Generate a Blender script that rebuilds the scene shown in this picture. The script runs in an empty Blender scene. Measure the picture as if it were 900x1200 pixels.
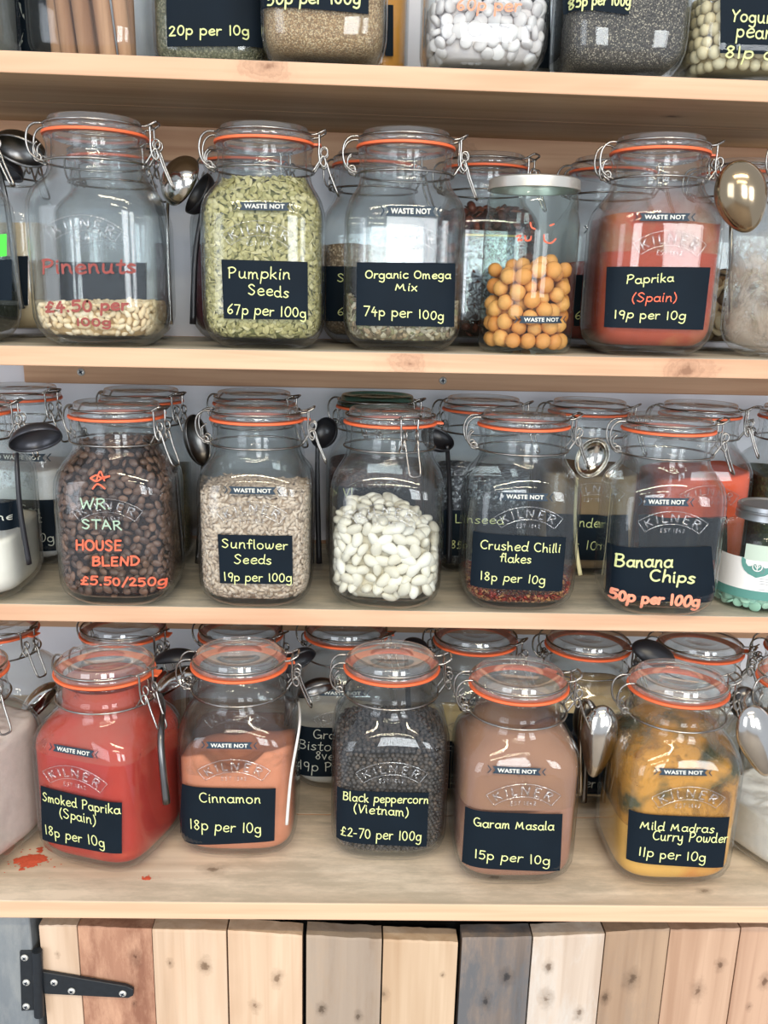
import bpy, bmesh, math, random
import numpy as np
from mathutils import Vector, Matrix
C = bpy.context.scene.collection
RND = random.Random(7)
pi = math.pi

# ------------------------------------------------------------------ camera, world, lights, exposure
EYE = 1.4628
F_PX, PITCH, YAW, ROLL, CY = 1082.2, 0.27117, 0.03669, 0.02568, 652.65
_r0 = Vector((math.cos(YAW), -math.sin(YAW), 0)); _f0 = Vector((math.sin(YAW), math.cos(YAW), 0)); _d0 = Vector((0, 0, -1))
_fw = _f0*math.cos(PITCH) + _d0*math.sin(PITCH)
_dn = _d0*math.cos(PITCH) - _f0*math.sin(PITCH)
_R = _r0*math.cos(ROLL) - _dn*math.sin(ROLL)
_D = _r0*math.sin(ROLL) + _dn*math.cos(ROLL)
CAM = Vector((0, 0, EYE))
cam_data = bpy.data.cameras.new('camera'); cam = bpy.data.objects.new('camera', cam_data); C.objects.link(cam)
cam_data.sensor_fit = 'AUTO'; cam_data.sensor_width = 36; cam_data.lens = F_PX/1200*36; cam_data.shift_y = (CY-600)/1200
cam_data.clip_start = 0.02
m = Matrix((( _R.x, -_D.x, -_fw.x, 0), (_R.y, -_D.y, -_fw.y, 0), (_R.z, -_D.z, -_fw.z, EYE), (0, 0, 0, 1)))
cam.matrix_world = m
bpy.context.scene.camera = cam

def ray(px, py):
    return (_fw + _R*((px-450)/F_PX) + _D*((py-CY)/F_PX))
def at(px, py, Y):
    d = ray(px, py); return CAM + d*(Y/d.y)

sc = bpy.context.scene
sc.view_settings.view_transform = 'Standard'; sc.view_settings.look = 'None'
sc.view_settings.gamma = 1; sc.view_settings.use_curve_mapping = False
sc.view_settings.exposure = -0.08
sc.cycles.max_bounces = 16; sc.cycles.transparent_max_bounces = 40
sc.cycles.diffuse_bounces = 4; sc.cycles.glossy_bounces = 4; sc.cycles.transmission_bounces = 8
sc.cycles.caustics_reflective = False; sc.cycles.caustics_refractive = False

W = bpy.data.worlds.new('world'); sc.world = W; W.use_nodes = True
W.node_tree.nodes['Background'].inputs[0].default_value = (0.80, 0.87, 1.0, 1)
W.node_tree.nodes['Background'].inputs[1].default_value = 0.95

def area(name, loc, target, sx, sy, power, col):
    l = bpy.data.lights.new(name, 'AREA'); l.shape = 'RECTANGLE'; l.size = sx; l.size_y = sy; l.energy = power; l.color = col
    o = bpy.data.objects.new(name, l); C.objects.link(o); o.location = loc
    o.rotation_euler = (Vector(target)-Vector(loc)).to_track_quat('-Z', 'Y').to_euler(); return o
# daylight windows across the shop behind the camera, and the warm strip lights on the shop ceiling
area('shop_window_light', (0.45, -2.6, 1.75), (0.3, 1, 1.25), 0.8, 1.35, 44, (0.93, 0.97, 1.0))
area('shop_window_light', (1.85, -2.6, 1.75), (0.3, 1, 1.25), 0.8, 1.35, 44, (0.93, 0.97, 1.0))
area('shop_window_light', (-2.3, -2.2, 1.6), (0, 1, 1.2), 1.5, 2.0, 46, (0.86, 0.92, 1.0))
area('ceiling_strip_light', (0.1, -0.75, 2.75), (0.1, -0.6, 0), 1.6, 0.10, 34, (1.0, 0.86, 0.62))
area('ceiling_strip_light', (0.1, -2.2, 2.75), (0.1, -2.0, 0), 1.6, 0.10, 34, (1.0, 0.86, 0.62))

# ------------------------------------------------------------------ materials
def s2l(c):
    c = c/255.0
    return c/12.92 if c <= 0.04045 else ((c+0.055)/1.055)**2.4
def rgb(r, g, b): return (s2l(r), s2l(g), s2l(b), 1)
class NT:
    def __init__(s, name):
        s.m = bpy.data.materials.new(name); s.m.use_nodes = True; s.t = s.m.node_tree; s.t.nodes.clear()
        s.out = s.t.nodes.new('ShaderNodeOutputMaterial')
    def n(s, typ, ins=None, **kw):
        nd = s.t.nodes.new('ShaderNode'+typ)
        for k, v in kw.items(): setattr(nd, k, v)
        for k, v in (ins or {}).items():
            if hasattr(v, 'links') or isinstance(v, bpy.types.NodeSocket): s.t.links.new(v, nd.inputs[k])
            else: nd.inputs[k].default_value = v
        return nd
    def ramp(s, fac, stops, interp='LINEAR'):
        nd = s.t.nodes.new('ShaderNodeValToRGB'); r = nd.color_ramp; r.interpolation = interp
        while len(r.elements) > 1: r.elements.remove(r.elements[-1])
        r.elements[0].position = stops[0][0]; r.elements[0].color = stops[0][1]
        for p, c in stops[1:]:
            e = r.elements.new(p); e.color = c
        s.t.links.new(fac, nd.inputs[0]); return nd.outputs[0]
    def math(s, op, a, b=0.0):
        return s.n('Math', {0: a, 1: b}, operation=op).outputs[0]
    def mix(s, f, a, b, blend='MIX'):
        nd = s.n('Mix', {0: f, 6: a, 7: b}, data_type='RGBA', blend_type=blend); return nd.outputs[2]
    def bsdf(s, col, rough=0.6, metal=0.0, normal=None, spec=0.5):
        b = s.n('BsdfPrincipled', {'Base Color': col, 'Roughness': rough, 'Metallic': metal, 'Specular IOR Level': spec})
        if normal is not None: s.t.links.new(normal, b.inputs['Normal'])
        return b.outputs[0]
    def done(s, sh):
        s.t.links.new(sh, s.out.inputs[0]); return s.m

def glass_mat(name, tint=(1, 1, 1), strong=1.0, rough=0.02, base=0.024, haze=0.007):
    t = NT(name)
    f = t.n('LayerWeight', {'Blend': 0.5}).outputs['Facing']
    def g(v): return (v*tint[0], v*tint[1], v*tint[2], 1)
    col = t.ramp(f, [(0, g(0.985)), (0.55, g(0.945)), (0.80, g(0.86-0.1*(strong-1))), (0.93, g(0.70-0.15*(strong-1))), (1.0, g(0.50-0.15*(strong-1)))])
    tr = t.n('BsdfTransparent', {'Color': col}).outputs[0]
    gl = t.n('BsdfGlossy', {'Color': (1, 1, 1, 1), 'Roughness': rough}).outputs[0]
    fr = t.math('ADD', t.math('MULTIPLY', t.math('POWER', f, 4.0), 0.75), base)
    df = t.n('BsdfDiffuse', {'Color': (0.85, 0.87, 0.88, 1)}).outputs[0]
    sh = t.n('MixShader', {0: haze, 1: t.n('MixShader', {0: fr, 1: tr, 2: gl}).outputs[0], 2: df}).outputs[0]
    return t.done(sh)
GLASS = glass_mat('clear_glass', (0.985, 1.0, 1.0))
GLASS_LID = glass_mat('lid_glass', (0.985, 1.0, 1.0), 1.6, 0.035, 0.085, 0.045)
GLASS_GREEN = glass_mat('green_tinted_glass', (0.93, 1.0, 0.97), 1.3)
GLASS_DARKGREEN = glass_mat('dark_green_lid', (0.35, 0.5, 0.42), 1.3)
EMBOSS = glass_mat('embossed_glass', (1.0, 1.0, 1.0), 0.6, 0.12, 0.16)
def plain(name, col, rough=0.6, metal=0.0, noise=0.0, nscale=60, spec=0.5):
    t = NT(name)
    if noise:
        nz = t.n('TexNoise', {'Vector': t.n('TexCoord').outputs['Object'], 'Scale': nscale, 'Detail': 4.0}).outputs[0]
        lo = tuple(c*(1-noise) for c in col[:3])+(1,); hi = tuple(min(1, c*(1+noise)) for c in col[:3])+(1,)
        col = t.ramp(nz, [(0.3, lo), (0.7, hi)])
    return t.done(t.bsdf(col, rough, metal, spec=spec))
RUBBER = plain('orange_rubber', rgb(238, 108, 62), 0.5, noise=0.06)
WIRE = plain('steel_wire', rgb(158, 154, 148), 0.26, 1.0)
STEEL = plain('polished_steel', rgb(200, 196, 188), 0.14, 1.0, noise=0.05)
DULL_STEEL = plain('dull_steel', rgb(110, 108, 106), 0.28, 1.0, noise=0.1)
BLACK_PLASTIC = plain('black_plastic', rgb(28, 28, 32), 0.35)
WHITE_METAL = plain('white_lid_metal', rgb(206, 202, 192), 0.3, 0.7)
GREY_METAL = plain('grey_lid_metal', rgb(160, 162, 164), 0.35, 0.8)
SLATE = plain('blackboard_vinyl', rgb(12, 24, 34), 0.7, noise=0.12, nscale=25, spec=0.16)
NAVY = plain('navy_vinyl', rgb(34, 52, 66), 0.5, spec=0.35)
CREAM_PRINT = plain('cream_print', rgb(214, 214, 204), 0.6)
GREY_PRINT = plain('grey_print', rgb(120, 126, 130), 0.6)
def chalk(name, col):
    t = NT(name)
    nz = t.n('TexNoise', {'Vector': t.n('TexCoord').outputs['Object'], 'Scale': 700.0, 'Detail': 2.0}).outputs[0]
    c = t.ramp(nz, [(0.3, tuple(x*0.8 for x in col[:3])+(1,)), (0.65, col)])
    return t.done(t.bsdf(c, 0.9))
CH_Y = chalk('yellow_chalk', rgb(222, 228, 158)); CH_O = chalk('orange_chalk', rgb(244, 112, 82)); CH_P = chalk('salmon_chalk', rgb(250, 160, 128))
CH_G = chalk('green_chalk', rgb(170, 196, 172)); CH_R = chalk('faded_red_chalk', rgb(150, 78, 72)); CH_W = chalk('white_chalk', rgb(214, 218, 206))

def wood(name, light, dark, axis=0, scale=1.0, seed=0.0, contrast=1.0, knots=(), stain=None, rough=0.6):
    """grain runs along the given axis; knots are (x, y, z, radius) in object space"""
    t = NT(name)
    co = t.n('TexCoord').outputs['Object']
    sc_ = [34*scale]*3; sc_[axis] = 1.6*scale
    mp = t.n('Mapping', {'Vector': co, 'Location': (seed, seed*1.7, seed*0.6), 'Scale': tuple(sc_)}).outputs[0]
    n1 = t.n('TexNoise', {'Vector': mp, 'Scale': 1.0, 'Detail': 5.0, 'Distortion': 1.2}).outputs[0]
    sc2 = [10*scale]*3; sc2[axis] = 1.0*scale
    mp2 = t.n('Mapping', {'Vector': co, 'Location': (seed*2, 1, seed), 'Scale': tuple(sc2)}).outputs[0]
    n2 = t.n('TexNoise', {'Vector': mp2, 'Scale': 1.0, 'Detail': 3.0, 'Distortion': 2.0}).outputs[0]
    mid = tuple((a+b)/2 for a, b in zip(light, dark))
    c = t.ramp(n1, [(0.30, dark), (0.47, mid), (0.58, light), (0.8, tuple(min(1, x*1.08) for x in light))])
    c = t.mix(min(1, 0.75*contrast), light, c)
    c2 = t.ramp(n2, [(0.38, dark), (0.55, light)])
    c = t.mix(0.42*contrast, c, c2)
    sc3 = [150*scale]*3; sc3[axis] = 4.0*scale
    n4 = t.n('TexNoise', {'Vector': t.n('Mapping', {'Vector': co, 'Scale': tuple(sc3), 'Location': (seed, 0, 2)}).outputs[0], 'Scale': 1.0, 'Detail': 3.0}).outputs[0]
    c = t.mix(t.math('MULTIPLY', t.ramp(n4, [(0.5, (0, 0, 0, 1)), (0.75, (1, 1, 1, 1))]), 0.35*contrast), c, dark)
    if stain is not None:
        ss = [16.0]*3; ss[axis] = 4.5
        n3 = t.n('TexNoise', {'Vector': t.n('Mapping', {'Vector': co, 'Scale': tuple(ss), 'Location': (seed, seed, seed)}).outputs[0], 'Scale': 1.0, 'Detail': 8.0, 'Roughness': 0.75}).outputs[0]
        f = t.ramp(n3, [(0.45, (0, 0, 0, 1)), (0.60, (1, 1, 1, 1))])
        c = t.mix(t.math('MULTIPLY', f, stain[1]), c, stain[0])
    for (x, y, z, r) in knots:
        sv = [1.0]*3; sv[axis] = 0.62
        dv = t.n('VectorMath', {0: t.n('VectorMath', {0: co, 1: (x, y, z)}, operation='SUBTRACT').outputs[0], 1: tuple(sv)}, operation='MULTIPLY').outputs[0]
        d = t.n('VectorMath', {0: dv}, operation='LENGTH').outputs['Value']
        nk = t.n('TexNoise', {'Vector': co, 'Scale': 0.55/r, 'Detail': 5.0, 'Roughness': 0.7}).outputs[0]
        d = t.math('ADD', d, t.math('MULTIPLY', t.math('SUBTRACT', nk, 0.5), r*2.0))
        k = t.ramp(t.math('DIVIDE', d, r*2), [(0.0, (0.97, 0.97, 0.97, 1)), (0.14, (0.85, 0.85, 0.85, 1)), (0.22, (0.40, 0.40, 0.40, 1)), (0.40, (0.22, 0.22, 0.22, 1)), (0.62, (0, 0, 0, 1))] if r < 0.012 else [(0.0, (0.9, 0.9, 0.9, 1)), (0.10, (0.5, 0.5, 0.5, 1)), (0.20, (0.28, 0.28, 0.28, 1)), (0.26, (0.45, 0.45, 0.45, 1)), (0.32, (0.2, 0.2, 0.2, 1)), (0.42, (0.32, 0.32, 0.32, 1)), (0.48, (0.1, 0.1, 0.1, 1)), (0.75, (0, 0, 0, 1))])
        c = t.mix(k, c, tuple(x_*0.45 for x_ in dark[:3])+(1,))
    bmp = t.n('Bump', {'Height': n1, 'Strength': 0.25, 'Distance': 0.002}).outputs[0]
    return t.done(t.bsdf(c, rough, 0, bmp, 0.3))

def powder(name, col, var=0.12, scale=90, bump=0.4, extra=None):
    t = NT(name); co = t.n('TexCoord').outputs['Object']
    nz = t.n('TexNoise', {'Vector': co, 'Scale': float(scale), 'Detail': 8.0, 'Roughness': 0.7}).outputs[0]
    lo = tuple(c*(1-var) for c in col[:3])+(1,); hi = tuple(min(1, c*(1+var)) for c in col[:3])+(1,)
    c = t.ramp(nz, [(0.3, lo), (0.7, hi)])
    if extra:   # (colour, scale, threshold)
        n2 = t.n('TexNoise', {'Vector': co, 'Scale': float(extra[1]), 'Detail': 5.0}).outputs[0]
        c = t.mix(t.ramp(n2, [(extra[2], (0, 0, 0, 1)), (extra[2]+0.12, (1, 1, 1, 1))]), c, extra[0])
    b = t.n('Bump', {'Height': nz, 'Strength': bump, 'Distance': 0.001}).outputs[0]
    return t.done(t.bsdf(c, 0.95, 0, b, 0.1))
def grains(name, cols, scale=420, bump=0.8):
    t = NT(name); co = t.n('TexCoord').outputs['Object']
    v = t.n('TexVoronoi', {'Vector': co, 'Scale': float(scale)})
    h = t.n('SeparateColor', {0: v.outputs['Color']}).outputs[0]
    n = len(cols)
    c = t.ramp(h, [(i/n, cc) for i, cc in enumerate(cols)], 'CONSTANT')
    c = t.mix(t.ramp(v.outputs['Distance'], [(0.25, (0, 0, 0, 1)), (0.75, (0.75, 0.75, 0.75, 1))]), c, tuple(x*0.3 for x in cols[0][:3])+(1,))
    b = t.n('Bump', {'Height': v.outputs['Distance'], 'Strength': bump, 'Distance': 0.0012}, invert=True).outputs[0]
    return t.done(t.bsdf(c, 0.7, 0, b, 0.25))
def seedmat(name, cols, rough=0.55, mottled=0.15, nscale=300):
    """colour picked per separate seed, whether it is an object or an island of one mesh"""
    t = NT(name)
    r1 = t.n('ObjectInfo').outputs['Random']; r2 = t.n('NewGeometry').outputs['Random Per Island']
    h = t.math('FRACT', t.math('ADD', t.math('MULTIPLY', r1, 7.31), t.math('MULTIPLY', r2, 3.77)))
    n = len(cols)
    c = t.ramp(h, [(i/max(1, n-1), cc) for i, cc in enumerate(cols)])
    nz = t.n('TexNoise', {'Vector': t.n('TexCoord').outputs['Object'], 'Scale': float(nscale), 'Detail': 3.0}).outputs[0]
    c = t.mix(t.math('MULTIPLY', nz, mottled*2), c, tuple(x*0.55 for x in cols[0][:3])+(1,))
    return t.done(t.bsdf(c, rough, 0, None, 0.35))
def film(name, col, col2, scale, thr, dens, zband=None):
    """dust clinging to the inside of the glass: patches let light through between them"""
    t = NT(name); co = t.n('TexCoord').outputs['Object']
    nz = t.n('TexNoise', {'Vector': co, 'Scale': float(scale), 'Detail': 7.0, 'Roughness': 0.65, 'Distortion': 0.6}).outputs[0]
    n2 = t.n('TexNoise', {'Vector': t.n('Mapping', {'Vector': co, 'Location': (3, 1, 2)}).outputs[0], 'Scale': float(scale)*0.7, 'Detail': 6.0}).outputs[0]
    a = t.ramp(nz, [(thr-0.10, (0, 0, 0, 1)), (thr+0.08, (dens, dens, dens, 1))])
    if zband:
        z = t.n('SeparateXYZ', {0: co}).outputs[2]
        zz = t.math('ADD', z, t.math('MULTIPLY', t.math('SUBTRACT', n2, 0.5), 0.05))
        zf = t.n('MapRange', {0: zz, 1: zband[0], 2: zband[1], 3: 1.0, 4: 0.0}).outputs[0]
        a = t.math('MULTIPLY', t.n('SeparateColor', {0: a}).outputs[0], zf)
    c = t.mix(t.ramp(n2, [(0.45, (0, 0, 0, 1)), (0.58, (1, 1, 1, 1))]), col, col2)
    d = t.n('BsdfDiffuse', {'Color': c}).outputs[0]; tr = t.n('BsdfTransparent').outputs[0]
    return t.done(t.n('MixShader', {0: a, 1: tr, 2: d}).outputs[0])

# ------------------------------------------------------------------ mesh helpers
class MB:
    def __init__(s): s.v = []; s.f = []; s.mi = []
    def add(s, verts, faces, mi=0):
        o = len(s.v); s.v += [tuple(p) for p in verts]
        for f in faces: s.f.append(tuple(i+o for i in f)); s.mi.append(mi)
    def box(s, x0, x1, y0, y1, z0, z1, tilt=0.0, mi=0):
        vs = [(x, y, z+tilt*x) for x in (x0, x1) for y in (y0, y1) for z in (z0, z1)]
        s.add(vs, [(0, 1, 3, 2), (4, 6, 7, 5), (0, 4, 5, 1), (2, 3, 7, 6), (0, 2, 6, 4), (1, 5, 7, 3)], mi)
    def lathe(s, prof, n=64, mi=0, cx=0, cy=0):
        """prof: (z, radius) or (z, half width, squareness)"""
        rings = []
        for p in prof:
            if p[1] < 1e-6: rings.append([(cx, cy, p[0])]); continue
            e = p[2] if len(p) > 2 else 2.0
            r = []
            for i in range(n):
                a = 2*pi*i/n; c, s_ = math.cos(a), math.sin(a)
                k = p[1]/((abs(c)**e+abs(s_)**e)**(1/e)); r.append((cx+k*c, cy+k*s_, p[0]))
            rings.append(r)
        o = len(s.v); idx = []
        for r in rings: idx.append(list(range(len(s.v), len(s.v)+len(r)))); s.v += r
        for a, b in zip(idx[:-1], idx[1:]):
            if len(a) == 1 and len(b) == 1: continue
            for i in range(n):
                j = (i+1) % n
                if len(a) == 1: f = (a[0], b[i], b[j])[::-1]
                elif len(b) == 1: f = (a[i], a[j], b[0])
                else: f = (a[i], a[j], b[j], b[i])
                s.f.append(f); s.mi.append(mi)
    def tube(s, pts, r, n=8, closed=False, mi=0, flat=1.0):
        P = [Vector(p) for p in pts]; N = len(P)
        rr = r if isinstance(r, (list, tuple)) else [r]*N
        T = []
        for i in range(N):
            if closed: d = P[(i+1) % N]-P[i-1]
            else: d = P[min(i+1, N-1)]-P[max(i-1, 0)]
            T.append(d.normalized() if d.length > 1e-9 else Vector((0, 0, 1)))
        up = Vector((0, 0, 1)) if abs(T[0].z) < 0.9 else Vector((1, 0, 0))
        u = T[0].cross(up).normalized(); rings = []
        for i in range(N):
            u = (u - T[i]*u.dot(T[i])); u = u.normalized() if u.length > 1e-6 else T[i].orthogonal().normalized()
            w = T[i].cross(u)
            rings.append([P[i]+(u*math.cos(2*pi*k/n)*flat+w*math.sin(2*pi*k/n))*rr[i] for k in range(n)])
        o = len(s.v)
        for r_ in rings: s.v += [tuple(p) for p in r_]
        for i in range(N if closed else N-1):
            a = o+i*n; b = o+((i+1) % N)*n
            for k in range(n):
                s.f.append((a+k, a+(k+1) % n, b+(k+1) % n, b+k)); s.mi.append(mi)
        if not closed:
            s.f.append(tuple(o+k for k in range(n))[::-1]); s.mi.append(mi)
            s.f.append(tuple(o+(N-1)*n+k for k in range(n))); s.mi.append(mi)
    def mesh(s, name, mats, smooth=True, sharp=None):
        me = bpy.data.meshes.new(name); me.from_pydata(s.v, [], s.f)
        for m_ in (mats if isinstance(mats, (list, tuple)) else [mats]): me.materials.append(m_)
        if any(s.mi): me.polygons.foreach_set('material_index', s.mi)
        if smooth: me.polygons.foreach_set('use_smooth', [True]*len(me.polygons))
        if sharp is not None: me.set_sharp_from_angle(angle=sharp)
        me.update(); return me
def smooth_path(pts, k=6, closed=False):
    P = [Vector(p) for p in pts]; n = len(P); out = []
    if n < 3 and not closed: return P
    rng = range(n) if closed else range(n-1)
    for i in rng:
        if closed: a, b, c, d = P[i-1], P[i], P[(i+1) % n], P[(i+2) % n]
        else: a, b, c, d = P[max(i-1, 0)], P[i], P[i+1], P[min(i+2, n-1)]
        for j in range(k):
            t = j/k
            out.append(0.5*((2*b)+(c-a)*t+(2*a-5*b+4*c-d)*t*t+(3*b-a-3*c+d)*t**3))
    if not closed: out.append(P[-1])
    return out
def link(name, me, parent=None, **props):
    o = bpy.data.objects.new(name, me); C.objects.link(o)
    if parent is not None: o.parent = parent
    for k, v in props.items(): o[k] = v
    return o
def empty(name, loc, rz=0.0, **props):
    o = bpy.data.objects.new(name, None); C.objects.link(o); o.location = loc; o.rotation_euler = (0, 0, rz); o.empty_display_size = 0.02
    for k, v in props.items(): o[k] = v
    return o
def bevel_mesh(me, w, seg=2):
    bm = bmesh.new(); bm.from_mesh(me)
    bmesh.ops.bevel(bm, geom=[e for e in bm.edges], offset=w, segments=seg, affect='EDGES', profile=0.5, clamp_overlap=True)
    bm.to_mesh(me); bm.free(); return me

# ------------------------------------------------------------------ handwriting
def arc(cx, cy, rx, ry, a0, a1, n=12):
    return [(cx+rx*math.cos(math.radians(a0+(a1-a0)*i/n)), cy+ry*math.sin(math.radians(a0+(a1-a0)*i/n))) for i in range(n+1)]
L_ = lambda *p: list(p)
GL = {
 'a': (.9, [arc(.42,.46,.36,.46,50,395), [(.78,.92),(.78,.2),(.92,.02)]]),
 'b': (.85, [[(.1,1.7),(.1,.05)], arc(.45,.46,.36,.46,170,-170)]),
 'c': (.8, [arc(.48,.48,.4,.48,50,315)]),
 'd': (.92, [arc(.42,.46,.36,.46,40,385), [(.8,1.7),(.78,.9),(.78,.15),(.92,.02)]]),
 'e': (.85, [[(.1,.48),(.5,.52),(.82,.62),(.68,.93),(.4,.96),(.12,.6),(.2,.14),(.5,0),(.82,.16)]]),
 'f': (.7, [[(.72,1.45),(.52,1.66),(.36,1.35),(.36,.6),(.34,0)], [(.08,.92),(.7,.95)]]),
 'g': (.85, [arc(.4,.48,.34,.45,45,395), [(.76,.92),(.76,-.3),(.5,-.68),(.1,-.5)]]),
 'h': (.82, [[(.1,1.7),(.1,0)], [(.1,.5),(.35,.93),(.64,.8),(.68,.3),(.74,0)]]),
 'i': (.28, [[(.12,.95),(.12,.2),(.18,0)], [(.12,1.32),(.17,1.42)]]),
 'k': (.75, [[(.1,1.7),(.1,0)], [(.62,.92),(.12,.4)], [(.25,.5),(.7,0)]]),
 'l': (.3, [[(.1,1.7),(.1,.2),(.22,0)]]),
 'm': (1.2, [[(.1,.95),(.1,0)], [(.1,.55),(.3,.93),(.5,.75),(.52,0)], [(.52,.55),(.74,.93),(.96,.75),(1.0,.2),(1.1,0)]]),
 'n': (.82, [[(.1,.95),(.1,0)], [(.1,.5),(.35,.93),(.62,.8),(.66,.25),(.76,0)]]),
 'o': (.85, [arc(.42,.48,.36,.48,80,440)]),
 'p': (.82, [[(.1,.95),(.08,.1),(.06,-.7)], arc(.43,.5,.35,.45,165,-160)]),
 'r': (.62, [[(.1,.95),(.1,0)], [(.1,.5),(.3,.88),(.6,.9)]]),
 's': (.7, [[(.62,.85),(.35,.97),(.12,.75),(.36,.5),(.62,.25),(.36,.0),(.05,.12)]]),
 't': (.65, [[(.34,1.5),(.32,.25),(.46,0),(.66,.1)], [(.04,1.0),(.64,1.02)]]),
 'u': (.88, [[(.1,.95),(.12,.25),(.36,0),(.64,.25),(.7,.9)], [(.7,.95),(.7,.15),(.84,0)]]),
 'v': (.7, [[(.05,.95),(.33,0)], [(.33,0),(.66,.98)]]),
 'w': (1.1, [[(.05,.95),(.12,.2),(.32,.02),(.5,.3),(.52,.8)], [(.52,.8),(.58,.15),(.78,.02),(.98,.4),(1.0,.98)]]),
 'x': (.75, [[(.08,.95),(.68,0)], [(.66,.98),(.06,0)]]),
 'y': (.82, [[(.1,.95),(.14,.35),(.42,.12),(.68,.42)], [(.72,.95),(.7,-.3),(.45,-.68),(.1,-.48)]]),
 'A': (1.1, [[(.05,0),(.5,1.6)], [(.5,1.6),(.98,0)], [(.22,.55),(.8,.58)]]),
 'B': (1.0, [[(.12,1.6),(.12,0)], [(.05,1.55),(.6,1.6),(.78,1.25),(.5,.88),(.14,.85)], [(.14,.85),(.7,.8),(.9,.42),(.6,.02),(.1,0)]]),
 'C': (1.0, [arc(.58,.78,.52,.78,50,310)]),
 'D': (1.1, [[(.14,1.6),(.14,0)], [(.05,1.58),(.6,1.5),(.98,.85),(.65,.12),(.08,0)]]),
 'E': (.9, [[(.14,1.6),(.12,0)], [(.14,1.6),(.8,1.6)], [(.14,.85),(.7,.85)], [(.12,0),(.82,.02)]]),
 'F': (.9, [[(.14,1.6),(.12,0)], [(.14,1.6),(.8,1.6)], [(.14,.85),(.7,.85)]]),
 'G': (1.1, [arc(.55,.78,.5,.78,55,350), [(.6,.65),(1.05,.65)], [(1.05,.65),(1.04,0)]]),
 'H': (1.1, [[(.12,1.6),(.1,0)], [(.95,1.6),(.92,0)], [(.1,.8),(.94,.85)]]),
 'I': (.3, [[(.14,1.6),(.14,0)]]),
 'K': (1.0, [[(.14,1.6),(.14,0)], [(.85,1.6),(.16,.75)], [(.35,.95),(.92,0)]]),
 'L': (.85, [[(.14,1.6),(.12,0)], [(.12,0),(.8,.02)]]),
 'M': (1.4, [[(.1,0),(.26,1.2)], [(.26,1.2),(.6,.35)], [(.6,.35),(.98,1.25)], [(.98,1.25),(1.1,.2),(1.28,0)]]),
 'N': (1.15, [[(.12,0),(.14,1.6)], [(.14,1.6),(.95,0)], [(.95,0),(.98,1.6)]]),
 'O': (1.1, [arc(.55,.78,.5,.78,80,440)]),
 'P': (.95, [[(.15,1.6),(.12,0)], [(.04,1.5),(.5,1.65),(.85,1.3),(.6,.85),(.16,.75)]]),
 'Q': (1.1, [arc(.55,.78,.5,.78,80,440), [(.65,.4),(1.05,-.1)]]),
 'Y': (.95, [[(.05,1.6),(.45,.85)], [(.9,1.6),(.45,.85)], [(.45,.85),(.42,0)]]), 'J': (.8, [[(.6,1.6),(.6,.3),(.3,0),(.05,.25)]]),
 'R': (1.05, [[(.14,1.6),(.12,0)], [(.06,1.52),(.6,1.6),(.82,1.25),(.5,.85),(.16,.8)], [(.4,.82),(.95,0)]]),
 'S': (.95, [[(.82,1.35),(.5,1.6),(.14,1.3),(.42,.9),(.82,.5),(.5,.0),(.08,.2)]]),
 'T': (1.0, [[(.5,1.6),(.48,0)], [(.02,1.58),(1.0,1.6)]]),
 'U': (1.05, [[(.1,1.6),(.12,.4),(.5,0),(.88,.4),(.92,1.6)]]),
 'V': (1.0, [[(.05,1.6),(.45,0)], [(.45,0),(.95,1.6)]]),
 'W': (1.4, [[(.05,1.6),(.35,0)], [(.35,0),(.68,1.2)], [(.68,1.2),(.98,0)], [(.98,0),(1.32,1.6)]]),
 '0': (.9, [arc(.44,.75,.36,.75,85,445)]),
 '1': (.35, [[(.15,1.5),(.17,0)]]),
 '2': (.85, [[(.1,1.2),(.4,1.5),(.7,1.2),(.45,.6),(.08,.02)], [(.08,.02),(.8,.04)]]),
 '4': (.9, [[(.45,1.5),(.08,.55)], [(.08,.55),(.82,.58)], [(.58,1.0),(.54,-.15)]]),
 '5': (.85, [[(.2,1.5),(.14,.85)], [(.14,.85),(.55,.95),(.75,.5),(.5,.02),(.08,.1)], [(.2,1.5),(.78,1.5)]]),
 '6': (.85, [[(.62,1.5),(.2,.9),(.12,.35),(.4,0),(.72,.3),(.5,.68),(.16,.45)]]),
 '7': (.85, [[(.06,1.48),(.76,1.5)], [(.76,1.5),(.3,-.1)]]),
 '8': (.85, [[(.66,1.3),(.4,1.5),(.16,1.2),(.42,.8),(.7,.4),(.42,0),(.12,.35),(.4,.78),(.66,1.15),(.6,1.4)]]),
 '9': (.85, [arc(.4,1.08,.3,.4,20,380), [(.7,1.2),(.66,.5),(.6,-.05)]]),
 '(': (.5, [[(.42,1.7),(.14,.9),(.16,.2),(.4,-.35)]]),
 ')': (.5, [[(.08,1.7),(.36,.9),(.34,.2),(.08,-.35)]]),
 '/': (.7, [[(.62,1.7),(.08,-.2)]]),
 '-': (.6, [[(.08,.6),(.5,.62)]]),
 '.': (.35, [[(.12,.06),(.18,.02)]]),
 '£': (.95, [[(.82,1.25),(.55,1.55),(.36,1.1),(.36,.4),(.1,.02)], [(.1,.02),(.85,.04)], [(.1,.75),(.65,.78)]]),
 ' ': (.55, []),
}
def text_strokes(txt, rnd, gap=0.16):
    x = 0; out = []
    for ch in txt:
        w, ss = GL[ch]
        dy = rnd.uniform(-.06, .06); sl = rnd.uniform(-.04, .08); k = rnd.uniform(.94, 1.06)
        for s in ss:
            pts = [(x+(p[0]+p[1]*sl)*k, p[1]*k+dy) for p in s]
            if len(pts) > 2: pts = [(q[0], q[1]) for q in smooth_path([(p[0], p[1], 0) for p in pts], 4 if len(pts) < 9 else 2)]
            else:
                a, b = pts; pts = [(a[0]+(b[0]-a[0])*t/4, a[1]+(b[1]-a[1])*t/4) for t in range(5)]
            out.append(pts)
        x += w*k+gap
    return x-gap, out
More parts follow.
